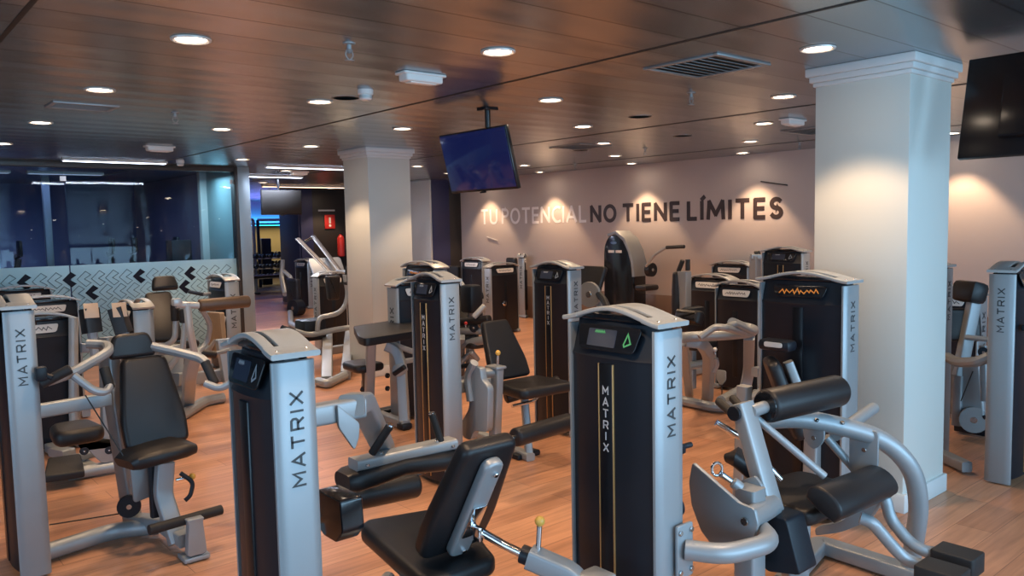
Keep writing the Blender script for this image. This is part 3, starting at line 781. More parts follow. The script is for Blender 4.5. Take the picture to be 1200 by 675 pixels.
# seat cushion (plan outline), rails and rear spine
seat = [(1.45, 2.19), (1.77, 2.19), (1.81, 2.30), (2.00, 2.74), (1.60, 2.86), (1.55, 2.80)]
sp_ = B().slab(rpoly(seat, [.08, .08, .03, .06, .05, .03], 5), .075, .028, Matrix.Translation((0, 0, .43)), 4).obj('seat_cushion', VINYL, r)
B().slab(inset(rpoly(seat, .05), .05), .02, .004, Matrix.Translation((0, 0, .41))).obj('seat_pan', SILVER, r)
# backrest slab leaning back, rear face towards the camera
bx = Vector((1, -.02, 0)); by = Vector((-.08, -.52, .86))
BM = frame((1.655, 2.36, .53), bx, by)
bo = rpoly([(-.135, 0), (.135, 0), (.150, .15), (.112, .53), (-.112, .53), (-.150, .15)], [.05, .05, .08, .035, .035, .08], 5)
B().slab(bo, .065, .022, BM @ Matrix.Translation((0, 0, -.02)), 4).obj('backrest', VINYL, r)
sm = B().slab(rpoly([(-.045, .03), (.045, .03), (.040, .49), (-.040, .49)], .035), .04, .012, BM @ Matrix.Translation((0, 0, .045)), 3).obj('back_spine', SILVER, r)
bb = B()
for yy in (.06, .44): B().cyl(BM @ Vector((.01, yy, .083)), BM @ Vector((.01, yy, .095)), .010, 10).obj('spine_bolt', CHROME, sm)
bb.obj('spine_bolt', CHROME, sm) if False else None
bb = B()
bb.slab(rpoly([(-.030, .14), (.030, .14), (.030, .29), (-.030, .29)], .006), .006, .001, BM @ Matrix.Translation((0, 0, .086)))
bb.obj('spine_bracket', CHROME, sm)
B().box((BM @ Vector((0, .19, .12)))[:], (.02, .05, .05), .004).beam([BM @ Vector((0, .19, .09)), (1.70, 2.06, .60), (1.78, 1.90, .545)], .028, .028, .02).obj('adjuster_bar', CHROME, r)
B().cyl((1.725, 2.01, .582), (1.745, 1.975, .572), .032).obj('adjuster_collar', BLACK, r)
B().beam([(1.74, 1.985, .575), (1.83, 1.84, .52), (1.86, 1.80, .30), (1.86, 1.80, .05)], .075, .07, .06).obj('rear_upright', SILVER, r)
B().box((1.865, 1.795, .53), (.10, .10, .02), .008).obj('upright_cap', SILVER, r)
pin(r, (1.762, 1.965, .59), (.1, 0, 1), .09)
B().tube([(1.06, 2.33, .36), (1.20, 2.36, .355), (1.50, 2.50, .40)], .030, .10).obj('side_tube', SILVER, r)
B().beam([(1.0, 2.15, .04), (1.86, 1.80, .04)], .09, .06).beam([(1.70, 3.0, .04), (1.86, 1.80, .04)], .09, .06).beam([(1.0, 2.4, .04), (1.70, 3.0, .04)], .09, .06).obj('base_frame', SILVER, r)
B().beam([(1.72, 2.6, .41), (1.72, 2.85, .05)], .07, .06).beam([(1.68, 2.3, .41), (1.80, 2.1, .05)], .07, .06).obj('seat_post', SILVER, r)

# ================================================================== 2. back extension machine on the right
r = empty('back_extension_machine', (2.125, 1.895, 0), 0, 'back extension machine with roller pad and footplates, large dark tower right of centre', 'exercise machine', 'selectorised machines'); O = r.location
tower(r, .425, 1.375, .145, ink=GREEN)
B().slab(rrect(.085, .19, .01), .012, .003, frame((2.17, 1.672, .57), (1, 0, 0), (0, 0, 1)) ).obj('mount_plate', SILVER, r)
bolts(B(), [(2.14, 1.660, .64), (2.20, 1.660, .64), (2.14, 1.660, .50), (2.20, 1.660, .50)], (0, -1, 0), .010).obj('bolt', BOLT, r)
B().tube([(2.17, 1.66, .575), (2.24, 1.55, .57), (2.46, 1.50, .565), (2.60, 1.64, .54)], .035, .10, 16).obj('side_bracket', SILVER, r)
B().beam([(2.62, 1.70, .68), (2.62, 1.70, .04)], .09, .09).beam([(2.62, 1.70, .30), (3.0, 1.90, .30)], .07, .09).obj('pivot_upright', SILVER, r)
# sector cam plate
pts = [(.0, 0.0)]
def yzplate(mb, pts, o, t): # local x = -Y (to the right in view), y = up
    return mb.slab(pts, t, .002, frame(o, (0, -1, 0), (0, 0, 1)))
cp = pxplate(r, [(811, 542), (866, 590), (884, 597), (888, 615), (880, 640), (866, 657), (840, 647), (821, 622), (810, 592), (807, 565)], .018, 'cam_plate', r=.012, x=2.46)
bolts(B(), [at(873, 611, x=2.455)], (-1, 0, 0), .016).obj('bolt', BOLT, cp)
B().cyl(at(874, 610, x=2.47), at(905, 592, x=2.76), .042).obj('pivot_axle', SILVER, r)
pxplate(r, [(863, 573), (868, 563), (884, 558), (892, 568), (896, 590), (884, 598), (870, 590)], .015, 'index_plate', r=.01, x=2.66)
hk = B().cyl(at(872, 575, x=2.62), at(845, 556, x=2.55), .013).obj('handle_stem', CHROME, r)
B().tube([at(840, 550, x=2.54)+Vector((.022*math.cos(a)*-.8, .022*math.cos(a)*.5, .026*math.sin(a))) for a in [i/14*2*PI for i in range(14)]], .006, 0, 8, True).obj('handle_ring', CHROME, hk)
B().cyl(at(868, 572, x=2.60), at(859, 565, x=2.58), .022).obj('handle_sleeve', SILVER, hk)
# lever with counterweight, roller on top
B().beam([(2.76, 1.83, .965), (2.77, 1.68, .50)], .06, .095, up=(1, 0, 0)).obj('lever_arm', SILVER, r)
B().cyl((2.70, 1.83, .93), (2.73, 1.83, .93), .030).obj('lever_cap', BLACK, r)
B().slab(rpoly([(-.10, .11), (.06, .11), (.12, -.09), (-.02, -.12), (-.10, -.06)], .015), .13, .006, frame((2.84, 1.66, .445), (0, -1, 0), (0, 0, 1))).obj('counterweight', BLACK, r)
B().cyl((2.78, 1.80, .93), (2.92, 1.80, .935), .026).obj('roller_axle', SILVER, r)
B().roller((2.88, 1.80, .935), (3.36, 1.73, .94), .070, .02).obj('back_roller', VINYL, r)
B().lathe((2.882, 1.80, .935), (3.36, 1.73, .94), [(-.003, .03), (-.003, .058), (.0, .060)], 24).obj('roller_end_cap', GLOSS, r)
# grips
for a, b in ((at(842, 470, x=2.8), at(864, 490, x=2.72)), (at(858, 466, x=3.0), at(874, 484, x=2.95))):
    B().roller(a, b, .018, .006, 14).obj('handle_grip', RUBBER, r)
B().tube([(2.80, 1.98, .85), (2.88, 1.90, .78), (3.0, 1.80, .60)], .014).obj('grip_tube', CHROME, r)
# thin strut
B().cyl((2.84, 1.83, .90), (3.00, 1.60, .66), .016).obj('strut', SILVER, r)
# seat shell, seat pad and lap pad
B().slab(rpoly([(2.92, 1.62), (3.40, 1.62), (3.42, 1.95), (2.95, 2.02)], .07), .075, .028, Matrix.Translation((0, 0, .45)), 4).obj('seat_cushion', VINYL, r)
lm = frame((2.93, 1.50, .70), (1, .02, 0), (0, -.55, .0))
prof = [(.080*math.cos(a), .052*math.sin(a)) for a in [math.radians(t) for t in range(-20, 205, 15)]]+[(-.07, -.035), (.0, -.045), (.07, -.04)]
def extr(mb, o, ax, u, v, prof, L):
    M = Matrix.Identity(4)
    ax = Vector(ax).normalized(); u = Vector(u).normalized(); v = Vector(v).normalized()
    for i in range(3): M[i][0] = u[i]; M[i][1] = v[i]; M[i][2] = ax[i]; M[i][3] = o[i]
    return mb.slab(prof, L, .012, M, 3)
La = at(965, 590, y=1.55); Lb = at(1034, 562, y=1.58)
extr(B(), La, Lb-La, (0, -.87, -.5), (0, -.5, .87), prof, (Lb-La).length).obj('lap_pad', VINYL, r)
pxplate(r, [(1034, 562), (1030, 590), (1016, 612), (985, 624), (955, 628), (955, 618), (985, 612), (1000, 600), (1004, 582), (1002, 570)], .05, 'seat_support', r=.03, x=3.44)
B().beam([(3.10, 1.78, .46), (3.12, 1.80, .05)], .09, .13).obj('seat_post', SILVER, r)
# big curved hoop on the outer side
B().tube([at(898, 492, x=3.15), at(940, 490, x=3.25), at(985, 499, x=3.38), at(1036, 514, x=3.52), at(1070, 548, x=3.62), at(1078, 592, x=3.68), at(1066, 668, x=3.74)], .042, .16, 16).obj('curved_hoop', SILVER, r)
B().beam([(2.62, 1.70, .04), (3.20, 1.90, .04)], .09, .07).beam([(3.20, 1.90, .045), (3.74, 2.02, .045), (3.72, 1.46, .045)], .09, .07, .05).obj('base_frame', SILVER, r)
hg = yzplate(B(), rpoly([(-.05, .04), (.05, .04), (.05, -.06), (0, -.11), (-.05, -.06)], .035), at(955, 500, x=3.31), .012).obj('hanger_plate', SILVER, r)
h2 = yzplate(B(), rpoly([(-.06, .07), (.07, .07), (.07, -.09), (.03, -.14), (-.06, -.14)], .02), at(1012, 520, x=3.46), .012).obj('gusset_plate', SILVER, r)
bolts(B(), [at(954, 513, x=3.305), at(1013, 527, x=3.455)], (-1, 0, 0), .012).obj('bolt', BOLT, r)
bolts(B(), [at(957, 493, x=3.26), at(987, 496, x=3.35)], (-.3, -.3, .9), .010).obj('bolt', BOLT, r)
B().cyl(at(978, 510, x=3.42), at(1024, 478, x=3.85), .028).obj('cross_tube', SILVER, r)
B().tube([at(968, 512, x=3.4), at(1003, 552, x=3.5), at(1012, 553, x=3.5)], .020).obj('brace', SILVER, r)
# footplates
for i, (x, y) in enumerate((at(1104, 664, z=.30)[:2], at(1122, 645, z=.30)[:2])):
    o = rpoly([(-.09, -.06), (.08, -.09), (.11, .0), (.08, .09), (-.09, .07)], .01)
    B().slab(rrect(.135, .17, .012), .085, .006, Matrix.Translation((x, y, .215)) @ Matrix.Rotation(.0, 4, 'Z')).obj('footplate', RUBBER, r)
B().tube([at(1008, 607, x=3.2), at(1022, 612, x=3.22), at(1050, 645, x=3.3), at(1065, 658, x=3.33), at(1085, 663, z=.26)], .026, .05, 14).obj('foot_tube', SILVER, r)
B().tube([at(1030, 575, x=3.45), at(1038, 585, x=3.45), at(1043, 608, x=3.45), at(1066, 636, x=3.46), at(1085, 647, x=3.47), at(1102, 648, z=.26)], .026, .05, 14).obj('foot_tube', SILVER, r)
# low cushion behind
B().sweep([at(854, 536, x=3.0), at(862, 535, x=3.0), at(876, 545, x=3.05), at(884, 556, x=3.1)], rrect(.12, .07, .033, 5), scales=[.6, 1, 1, .7]).obj('hip_cushion', VINYL, r)
B().beam([at(880, 552, x=3.07), (3.10, 2.05, .05)], .05, .05).obj('hip_post', SILVER, r)
# stack pin and cable
q = B().box((2.235, 1.75, .90), (.04, .06, .035), .005).cyl((2.23, 1.75, .90), (2.31, 1.74, .90), .010).obj('pin_holder', BLACK, r)
B().tube([(2.25, 1.72, .60), (2.25, 1.72, .10)], .003).obj('cable', CABLE, r)
B().cyl((2.22, 1.80, .66), (2.30, 1.80, .66), .040).cyl((2.22, 1.80, .57), (2.30, 1.80, .57), .040).obj('pulley', BLACK, r)
# ------------------------------------------------------------------ helpers for the machines farther away
GRP = 'selectorised machines'
def mach(name, x, y, label): 
    return empty(name, (x, y, 0), 0, label, 'exercise machine', GRP)
def padm(root, bot, top, wb, wt, th, side, name='backrest', r=.04, m=VINYL):
    """upholstered slab from bot to top; side = width direction; thickness grows along side x up"""
    bot = Vector(bot); top = Vector(top); L = (top-bot).length
    M = frame(bot, side, top-bot)
    o = rpoly([(-wb/2, 0), (wb/2, 0), (wb/2*1.02, L*.3), (wt/2, L), (-wt/2, L), (-wb/2*1.02, L*.3)], [r, r, r, r, r, r], 4)
    return MB(off=root.location).slab(o, th, th*.35, M @ Matrix.Translation((0, 0, -th/2)), 3).obj(name, m, root)
def seatm(root, c, w, l, th=.07, rz=0, name='seat_cushion', tap=.8):
    M = Matrix.Translation(c) @ Matrix.Rotation(rz, 4, 'Z')
    o = rpoly([(-w/2, -l/2), (w/2, -l/2), (w/2*tap, l/2), (-w/2*tap, l/2)], .09, 5)
    return MB(off=root.location).slab(o, th, th*.4, M, 4).obj(name, VINYL, root)
def tube(root, pts, r=.024, fil=.06, name='frame_tube', m=SILVER, n=10):
    return MB(off=root.location).tube(pts, r, fil, n).obj(name, m, root)
def beam(root, pts, w=.07, h=.07, fil=.05, name='frame_beam', m=SILVER, up=(0, 0, 1)):
    return MB(off=root.location).beam(pts, w, h, fil, up).obj(name, m, root)
def roll(root, a, b, r=.055, name='roller_pad', m=VINYL):
    o = MB(off=root.location).roller(a, b, r, r*.3, 20).obj(name, m, root); return o
def grip(root, a, b, r=.018):
    return MB(off=root.location).roller(a, b, r, .005, 12).obj('handle_grip', RUBBER, root)
def disc(root, p, d, r, t=.02, name='pulley', m=BLACK):
    p = Vector(p); d = Vector(d).normalized()
    o = MB(off=root.location).cyl(p, p+d*t, r, 20).obj(name, m, root)
    MB(off=root.location).cyl(p-d*.004, p+d*(t+.004), r*.25, 10).obj('pulley_hub', BOLT, o); return o
def plate(root, pts, o, x, y, t=.015, name='cover_plate', m=SILVER, r=.02):
    return MB(off=root.location).slab(rpoly(pts, r), t, .003, frame(o, x, y)).obj(name, m, root)

# ================================================================== 3. shoulder press machine, left foreground
r = mach('shoulder_press_machine', .672, 4.68, 'shoulder press machine with tall black seat facing the camera beside the leftmost silver tower')
tower(r, .42, 1.37, .135, strip=0)
beam(r, [(.74, 4.72, .785), (1.12, 4.76, .79)], .05, .075, 0, 'cross_beam')
beam(r, [(1.15, 4.86, 1.12), (1.16, 4.84, .75), (1.21, 4.80, .05)], .075, .085, .05, 'rear_upright')
MB(off=r.location).tube([(.74, 4.66, .055), (1.10, 4.74, .055), (1.30, 4.62, .06)], .045, .1, 16).obj('floor_tube', SILVER, r)
padm(r, (1.30, 4.56, .53), (1.245, 4.74, 1.00), .335, .235, .07, (1, .03, 0))
padm(r, (1.245, 4.745, 1.005), (1.24, 4.765, 1.14), .235, .185, .055, (1, .03, 0), 'headrest', .035)
MB(off=r.location).sweep([(1.09, 4.43, .50), (1.13, 4.44, .515), (1.25, 4.43, .53), (1.37, 4.44, .535), (1.43, 4.45, .525)], rrect(.26, .075, .035, 5), (0, 0, 1), scales=[.7, .97, 1, .97, .7]).obj('seat_cushion', VINYL, r)
beam(r, [(1.29, 4.42, .47), (1.27, 4.42, .30), (1.30, 4.30, .06)], .07, .09, .04, 'seat_post')
beam(r, [(1.25, 4.50, .45), (1.25, 4.50, .16)], .05, .05, 0, 'guide_rod', BLACK)
beam(r, [(1.20, 4.80, .07), (1.30, 4.55, .10), (1.32, 4.22, .09)], .09, .07, .08, 'seat_base')
plate(r, [(-.05, -.17), (.05, -.17), (.035, .0), (.045, .02), (-.045, .02), (-.035, 0)], (1.335, 4.16, .21), (1, 0, 0), (0, 0, 1), .05, 'foot_bracket')
MB(off=r.location).box((1.335, 4.17, .02), (.13, .12, .025), .006).obj('foot_plate', SILVER, r)
MB(off=r.location).cyl((1.12, 4.16, .215), (1.50, 4.20, .215), .026).obj('foot_rest', RUBBER, r)
disc(r, (1.17, 4.70, .19), (-.3, -1, 0), .062, .03); disc(r, (1.23, 4.60, .34), (-.3, -1, 0), .075, .02, 'cam_disc', STEELG)
plate(r, [(-.05, 0), (.05, 0), (.07, -.20), (-.04, -.22)], (1.20, 4.58, .46), (1, 0, 0), (0, 0, 1), .02, 'cover_plate', STEELG)
pin(r, (1.34, 4.42, .36), (1, -.1, .05), .07)
tube(r, [(1.36, 4.40, .40), (1.42, 4.38, .34), (1.40, 4.38, .27), (1.37, 4.38, .25)], .012, .03, 'adjuster_lever', BLACK)
# press arms with double grips
for q in (0, 1):
    if q == 0:
        a = [at(55, 447, y=4.5), at(85, 437, y=4.5), at(128, 412, y=4.6), at(126, 404, y=4.75), at(102, 403, y=4.8)]
        b = [at(86, 440, y=4.45), at(110, 458, y=4.42), at(124, 460, y=4.42), at(129, 452, y=4.45)]
        g1 = (at(129, 455, y=4.45), at(122, 431, y=4.5)); g2 = (at(48, 450, y=4.45), at(83, 432, y=4.42))
    else:
        a = [at(178, 406, y=4.75), at(205, 412, y=4.65), at(236, 420, y=4.5), at(242, 426, y=4.45)]
        b = [at(240, 449, y=4.35), at(258, 456, y=4.3), at(275, 446, y=4.25), at(290, 428, y=4.2)]
        g1 = (at(240, 424, y=4.45), at(252, 450, y=4.38)); g2 = (at(292, 430, y=4.2), at(268, 428, y=4.3))
    tube(r, a, .026, .05, 'press_arm'); tube(r, b, .020, .04, 'handle_tube'); 
    for g in ((g1, g2) if q == 0 else (g1,)): grip(r, *g, .025)
MB(off=r.location).box(at(48, 438, y=4.44), (.05, .05, .07), .01).cyl(at(48, 438, y=4.44), at(62, 443, y=4.42), .014).obj('stack_pin', BLACK, r)
tube(r, [at(100, 463, y=4.6), at(148, 540, y=4.45)], .0035, 0, 'cable', CABLE)
tube(r, [at(58, 615, y=4.65), at(140, 602, y=4.75)], .0035, 0, 'cable', CABLE)

# ================================================================== 4. leg extension machine, centre
r = mach('leg_extension_machine', 3.01, 4.33, 'leg extension machine with tilted black backrest behind the front leg curl machine')
tower(r, .37, 1.37, .145)
Yb = 4.55
padm(r, at(600, 443, y=4.35), at(578, 376, y=4.55), .34, .23, .06, (1, 0, 0), 'backrest', .03)
MB(off=r.location).slab(rpoly([(3.52, 4.05), (3.98, 4.02), (3.98, 4.42), (3.56, 4.42)], .06), .08, .03, Matrix.Translation((0, 0, .50)), 4).obj('seat_cushion', VINYL, r)
roll(r, at(592, 466, x=3.62), at(655, 447, x=4.02), .045, 'thigh_roll')
MB(off=r.location).slab(rpoly([(0, 0), (.02, .30), (-.05, .34), (-.06, .42), (-.16, .42), (-.17, .30), (-.20, .12), (-.32, -.02), (-.26, -.09), (-.18, -.09), (-.15, -.02)], .03), .05, .006, frame(at(578, 505, x=3.25), (0, -1, 0), (0, 0, 1))).obj('swing_plate', SILVER, r)
beam(r, [at(583, 432, x=3.38), at(580, 512, x=3.38)], .06, .075, 0, 'lever_arm')
MB(off=r.location).cyl(at(560, 438, x=3.28), at(582, 436, x=3.38), .035).obj('pivot_axle', STEELG, r)
MB(off=r.location).box(at(581, 430, x=3.38), (.09, .13, .02), .008).obj('lever_cap', SILVER, r)
pin(r, at(583, 428, x=3.38), (0, -.1, 1), .07)
a = at(603, 513, z=.42); b = at(668, 494, z=.42)
roll(r, a, b, .058, 'shin_roller'); MB(off=r.location).cyl(a-(b-a).normalized()*.06, a, .02).obj('roller_axle', CHROME, r)
beam(r, [at(614, 460, z=.46), at(620, 534, z=.03)], .055, .07, 0, 'seat_leg'); 
beam(r, [at(560, 508, z=.03), at(622, 536, z=.03)], .07, .055, 0, 'base_beam')
MB(off=r.location).box(at(616, 532, z=.02), (.22, .09, .04), .012).obj('foot', BLACK, r)
beam(r, [(3.08, 4.30, .62), (3.45, 4.34, .60)], .07, .08, 0, 'cross_beam')
tube(r, [at(600, 476, z=.40), at(625, 470, z=.40), at(640, 455, z=.45)], .012, .03, 'side_handle', CHROME)
tube(r, [at(556, 425, x=3.2), at(548, 440, x=3.2), at(552, 470, x=3.2)], .03, .05, 'side_handle')

# ================================================================== 5. machine by the wide tower in the centre
r = mach('leg_press_machine', 4.46, 4.69, 'machine with wide dark tower just left of the large front tower, round disc behind')
tower(r, .44, 1.37, .15)
padm(r, at(688, 352, x=5.0), at(694, 312, x=5.1), .25, .30, .05, (0, 1, 0), 'backrest')
disc(r, at(692, 345, x=4.95), (-1, -.2, 0), .11, .03, 'cam_disc', STEELG)
tube(r, [at(698, 340, x=5.0), at(708, 352, x=4.9), at(716, 370, x=4.8)], .03, .04, 'press_arm', BLACK)
tube(r, [at(700, 345, x=5.1), at(703, 360, x=5.0), at(700, 400, x=4.9)], .03, .04, 'frame_tube')
beam(r, [(4.55, 4.6, .06), (5.1, 4.7, .06)], .08, .07, 0, 'base_beam')

# ================================================================== 6. preacher curl machine
r = mach('biceps_curl_machine', 3.93, 5.98, 'biceps curl machine with slanted brown-black arm pad left of the centre tower')
tower(r, .46, 1.21, .17, rz=PI/2, kind='C', consolekind='white')
pa = [at(413, 384, z=.86), at(478, 376, z=.90), at(484, 396, z=.84), at(428, 400, z=.80)]
bot = (pa[3]+pa[2])/2; top = (pa[0]+pa[1])/2
pxplate(r, [(414, 382), (476, 373), (485, 377), (486, 388), (428, 397), (420, 394)], .06, 'arm_pad', VINYL, r=.05, z=.87)
beam(r, [at(435, 398, y=5.9), at(432, 488, y=6.1)], .075, .085, 0, 'front_upright')
beam(r, [at(452, 405, y=5.9), at(464, 410, y=5.85), at(470, 425, y=5.8), at(474, 494, y=5.68)], .085, .085, .1, 'rear_upright')
beam(r, [at(455, 402, y=5.9), at(486, 413, y=5.9)], .05, .05, 0, 'pad_brace')
beam(r, [at(470, 424, y=5.9), at(500, 418, y=5.9)], .05, .05, 0, 'cross_beam')
beam(r, [at(476, 498, z=.04), at(428, 480, z=.04)], .08, .07, 0, 'base_beam')
beam(r, [at(440, 484, z=.03), at(484, 474, z=.03)], .08, .06, 0, 'base_foot', BLACK)
MB(off=r.location).box(at(474, 499, z=.03), (.10, .10, .05), .012).obj('foot', BLACK, r)
MB(off=r.location).box(at(446, 484, z=.05), (.26, .07, .05), .012).obj('foot_grip', BLACK, r)
seatm(r, at(424, 428, z=.50)+Vector((0, 0, -.04)), .30, .36)
beam(r, [at(428, 432, z=.48), at(430, 458, z=.20)], .07, .09, 0, 'seat_post', BLACK)
tube(r, [at(424, 455, z=.25), at(436, 462, z=.2)], .03, .02, 'adjuster', BLACK)
beam(r, [at(428, 450, z=.28), at(434, 452, z=.28)], .08, .08, 0, 'slide_block', STEELG)
for yy in (440, 455): disc(r, at(453, yy, y=5.85), (.3, -1, 0), .022, .02, 'stop_knob')
plate(r, [(-.04, .03), (.06, .05), (.09, -.02), (.0, -.07), (-.06, -.03)], at(466, 432, y=5.75), (1, -.3, 0), (0, 0, 1), .02, 'index_plate')
tube(r, [at(462, 438, y=5.7), at(474, 430, y=5.6)], .022, 0, 'adjuster_handle', BLACK)

# ================================================================== towers of the back rows with their visible frames
def back_machine(name, x, y, w, h, rz, label, lab='white', kind='C', d=.17):
    r = mach(name, x, y, label); tower(r, w, h, d, rz=rz, kind=kind, consolekind=lab); return r
# 7
r = back_machine('chest_press_machine', 4.69, 6.92, .60, 1.30, 0, 'machine with arched tower cap directly behind the centre tower, by the middle column', 'orange')
seatm(r, (5.15, 6.7, .42), .35, .4); padm(r, (5.2, 6.95, .5), (5.25, 7.15, .92), .3, .25, .06, (1, 0, 0)); beam(r, [(4.77, 6.8, .06), (5.3, 6.8, .06)]); beam(r, [(5.2, 6.85, .06), (5.2, 6.85, .45)], name='seat_post')
# 8 row between: towers 543 / 567 / 608
r = back_machine('row_machine', 8.33, 10.75, .60, 1.12, 0, 'navy-faced machine tower with white placard near the far left end of the slogan wall')
padm(r, at(533, 345, x=8.2), at(535, 312, x=8.2), .3, .3, .08, (0, 1, 0), 'chest_pad')
ax = at(541, 345, x=7.6)
tube(r, [at(541, 332, x=7.6), at(548, 345, x=7.5), at(556, 337, x=7.6), at(560, 340, x=7.7)], .035, .05, 'row_arm')
tube(r, [at(538, 352, x=7.4), at(565, 346, x=7.6)], .06, .03, 'row_arm', BLACK); tube(r, [at(540, 362, x=7.4), at(556, 360, x=7.4)], .05, .03, 'row_arm', STEELG)
beam(r, [(8.3, 10.4, .06), (7.7, 9.6, .06)])
r = mach('incline_press_machine', *at(545, 395, z=0)[:2], 'low machine with padded rollers and silver tubes seen right behind the centre tower')
for a, b, rr, m in (((538, 378), (574, 374), .045, VINYL), ((540, 398), (560, 396), .05, VINYL), ((540, 404), (578, 396), .045, SILVER), ((555, 372), (568, 358), .03, SILVERC), ((538, 428), (552, 412), .03, SILVER), ((552, 412), (560, 422), .03, SILVER), ((540, 430), (558, 426), .025, BLACK), ((540, 388), (565, 388), .04, STEELG)):
    p = at(*a, x=5.0); q = at(*b, x=5.0+.1)
    MB(off=r.location).roller(p, q, rr, rr*.3, 14).obj('roller_pad' if m is VINYL else 'frame_tube', m, r)
beam(r, [at(541, 395, x=4.95), at(541, 440, z=.05)]); beam(r, [at(538, 440, z=.05), at(600, 436, z=.05)], name='base_beam')
MB(off=r.location).box(at(552, 350, x=5.2), (.16, .2, .3), .03).obj('weight_cover', BLACK, r)
beam(r, [at(552, 365, x=5.2), at(552, 438, z=.05)], name='rear_post'); disc(r, at(556, 384, x=5.05), (-1, -.5, 0), .05); pin(r, at(546, 384, x=4.95), (0, 0, 1), .03, RED)
pc = at(575, 313, z=1.06); xr = at(608, 313, y=pc[1]).x
r = back_machine('leg_abduction_machine', (pc.x+xr)/2, pc.y+.09, xr-pc.x, 1.07, PI/2, 'machine tower with plain black back and small oval badge, right of the tilted backrest')
q = empty('unused', (0, 0, 0)); bpy.data.objects.remove(q)
MB(off=r.location).lathe(((pc.x+xr)/2-.05, pc.y-.035, .48), ((pc.x+xr)/2-.05, pc.y-.05, .48), [(0, .04), (.006, .035), (.01, .01)], 18).obj('badge', CHROME, r)
pc = at(614, 301, z=1.12); xr = at(648, 301, y=pc[1]).x
xr = min(xr, 9.6)
r = back_machine('leg_adduction_machine', (pc.x+xr)/2, pc.y+.09, xr-pc.x, 1.13, PI/2, 'machine tower close to the slogan wall, half hidden behind the wide centre tower')
padm(r, at(600, 316, x=9.0), at(601, 302, x=9.0), .25, .25, .08, (0, 1, 0), 'headrest')
beam(r, [at(601, 312, x=9.05), at(603, 370, x=9.05)], .1, .1, name='rear_upright')
# 340: far left by the passage
r = back_machine('calf_machine', 7.8, 16.1, .62, 1.02, 0, 'farthest machine, navy tower with white placard standing in the passage to the rear zone')
tube(r, [at(331, 305, x=7.3), at(330, 326, x=7.2), at(334, 345, x=7.0)], .05, .08, 'lever_arm'); tube(r, [at(333, 318, x=7.1), at(341, 325, x=7.0), at(342, 345, x=7.0)], .04, .08, 'lever_arm', SILVERC)
padm(r, at(345, 360, x=6.9), at(333, 337, x=6.9), .45, .45, .12, (0, 1, 0), 'seat_cushion'); disc(r, at(352, 360, x=6.9), (-1, -.3, 0), .16, .2, 'roller_pad', BLACK)
tube(r, [at(340, 362, x=6.9), at(341, 380, z=.05), at(355, 385, z=.05)], .05, .1, 'base_tube')
MB(off=r.location).box(at(333, 376, x=6.8), (.1, .6, .14), .04).obj('footplate', BLACK, r)
# 365
pc = at(373, 324, z=1.06); xr = at(406, 324, y=pc[1]).x
r = back_machine('abdominal_machine', (pc.x+xr)/2, pc.y+.09, xr-pc.x+.02, 1.07, PI/2, 'machine with navy tower, white placard and brown head pad left of the middle column')
MB(off=r.location).slab(rpoly([(-.10, .16), (.10, .16), (.075, -.16), (-.075, -.16)], .03), .10, .03, frame(at(388, 337, y=pc.y-.35), (1, 0, 0), (0, 0, 1))).obj('head_pad', VINYL, r)
Y1_ = pc.y-.9
tube(r, [at(372, 388, y=Y1_), at(373, 372, y=Y1_), at(395, 368, y=Y1_), at(404, 360, y=Y1_), at(408, 345, y=Y1_), at(404, 322, y=Y1_)], .03, .08, 'lever_arm')
grip(r, at(405, 334, y=Y1_), at(408, 312, y=Y1_), .03)
tube(r, [at(345, 388, y=Y1_), at(362, 393, y=Y1_), at(395, 386, y=Y1_), at(425, 382, y=Y1_)], .035, .08, 'lever_arm')
tube(r, [at(330, 385, y=Y1_), at(345, 390, y=Y1_)], .045, .02, 'handle_grip', BLACK)
beam(r, [at(384, 395, y=Y1_+.2), at(383, 447, z=.04)], .12, .12, 0, 'front_post'); beam(r, [at(410, 388, y=Y1_+.4), at(405, 440, z=.05)], .11, .11, 0, 'rear_post')
beam(r, [at(378, 412, y=Y1_+.2), at(418, 406, y=Y1_+.4)], .1, .1, 0, 'cross_beam'); tube(r, [at(372, 447, z=.05), at(383, 450, z=.05), at(404, 440, z=.05)], .05, .05, 'base_tube')
MB(off=r.location).box(at(364, 386, y=Y1_+.2), (.30, .3, .26), .03).obj('seat_shell', BLACK, r)
padm(r, at(422, 392, y=Y1_), at(412, 370, y=Y1_+.2), .3, .3, .06, (0, 1, 0), 'side_pad')
# 409 silver tower
p = at(409, 331, y=10.6)
r = back_machine('hip_machine', p.x+.10, 10.6+.28, .56, 1.02, 0, 'plain silver-sided tower squeezed between the navy tower and the middle column')
beam(r, [(p.x+.1, 10.7, .05), (p.x+.5, 10.7, .05)])
# rails machine (hack squat)
RAILM = mat('dark_rail_steel', (.13, .12, .115), .4, .4)
r = mach('hack_squat_machine', *at(400, 380, y=12.4)[:2], 'sled machine with two long silver rails slanting up behind the navy tower')
for (ax_, ay_, bx_, by_, yy) in ((349, 280, 388, 320, 12.3), (367, 277, 402, 322, 12.8)):
    a = at(ax_, ay_, y=yy); b = at(bx_, by_, y=yy-.7); b2 = b+(b-a)*.5
    beam(r, [a, b2], .07, .05, 0, 'slide_rail', RAILM)
    MB(off=r.location).tube([a+Vector((-.05, -.03, .0)), b2+Vector((-.05, -.03, .0))], .012).obj('chrome_rod', STEELG, r)
tube(r, [at(349, 281, y=12.3), at(356, 284, y=12.5), at(367, 278, y=12.8)], .025, .03, 'top_tube', CHROME)
beam(r, [at(376, 306, y=12.5), at(377, 330, y=12.6), (at(378, 400, y=12.6).x, 12.6, .05)], .08, .08, 0, 'rear_post')
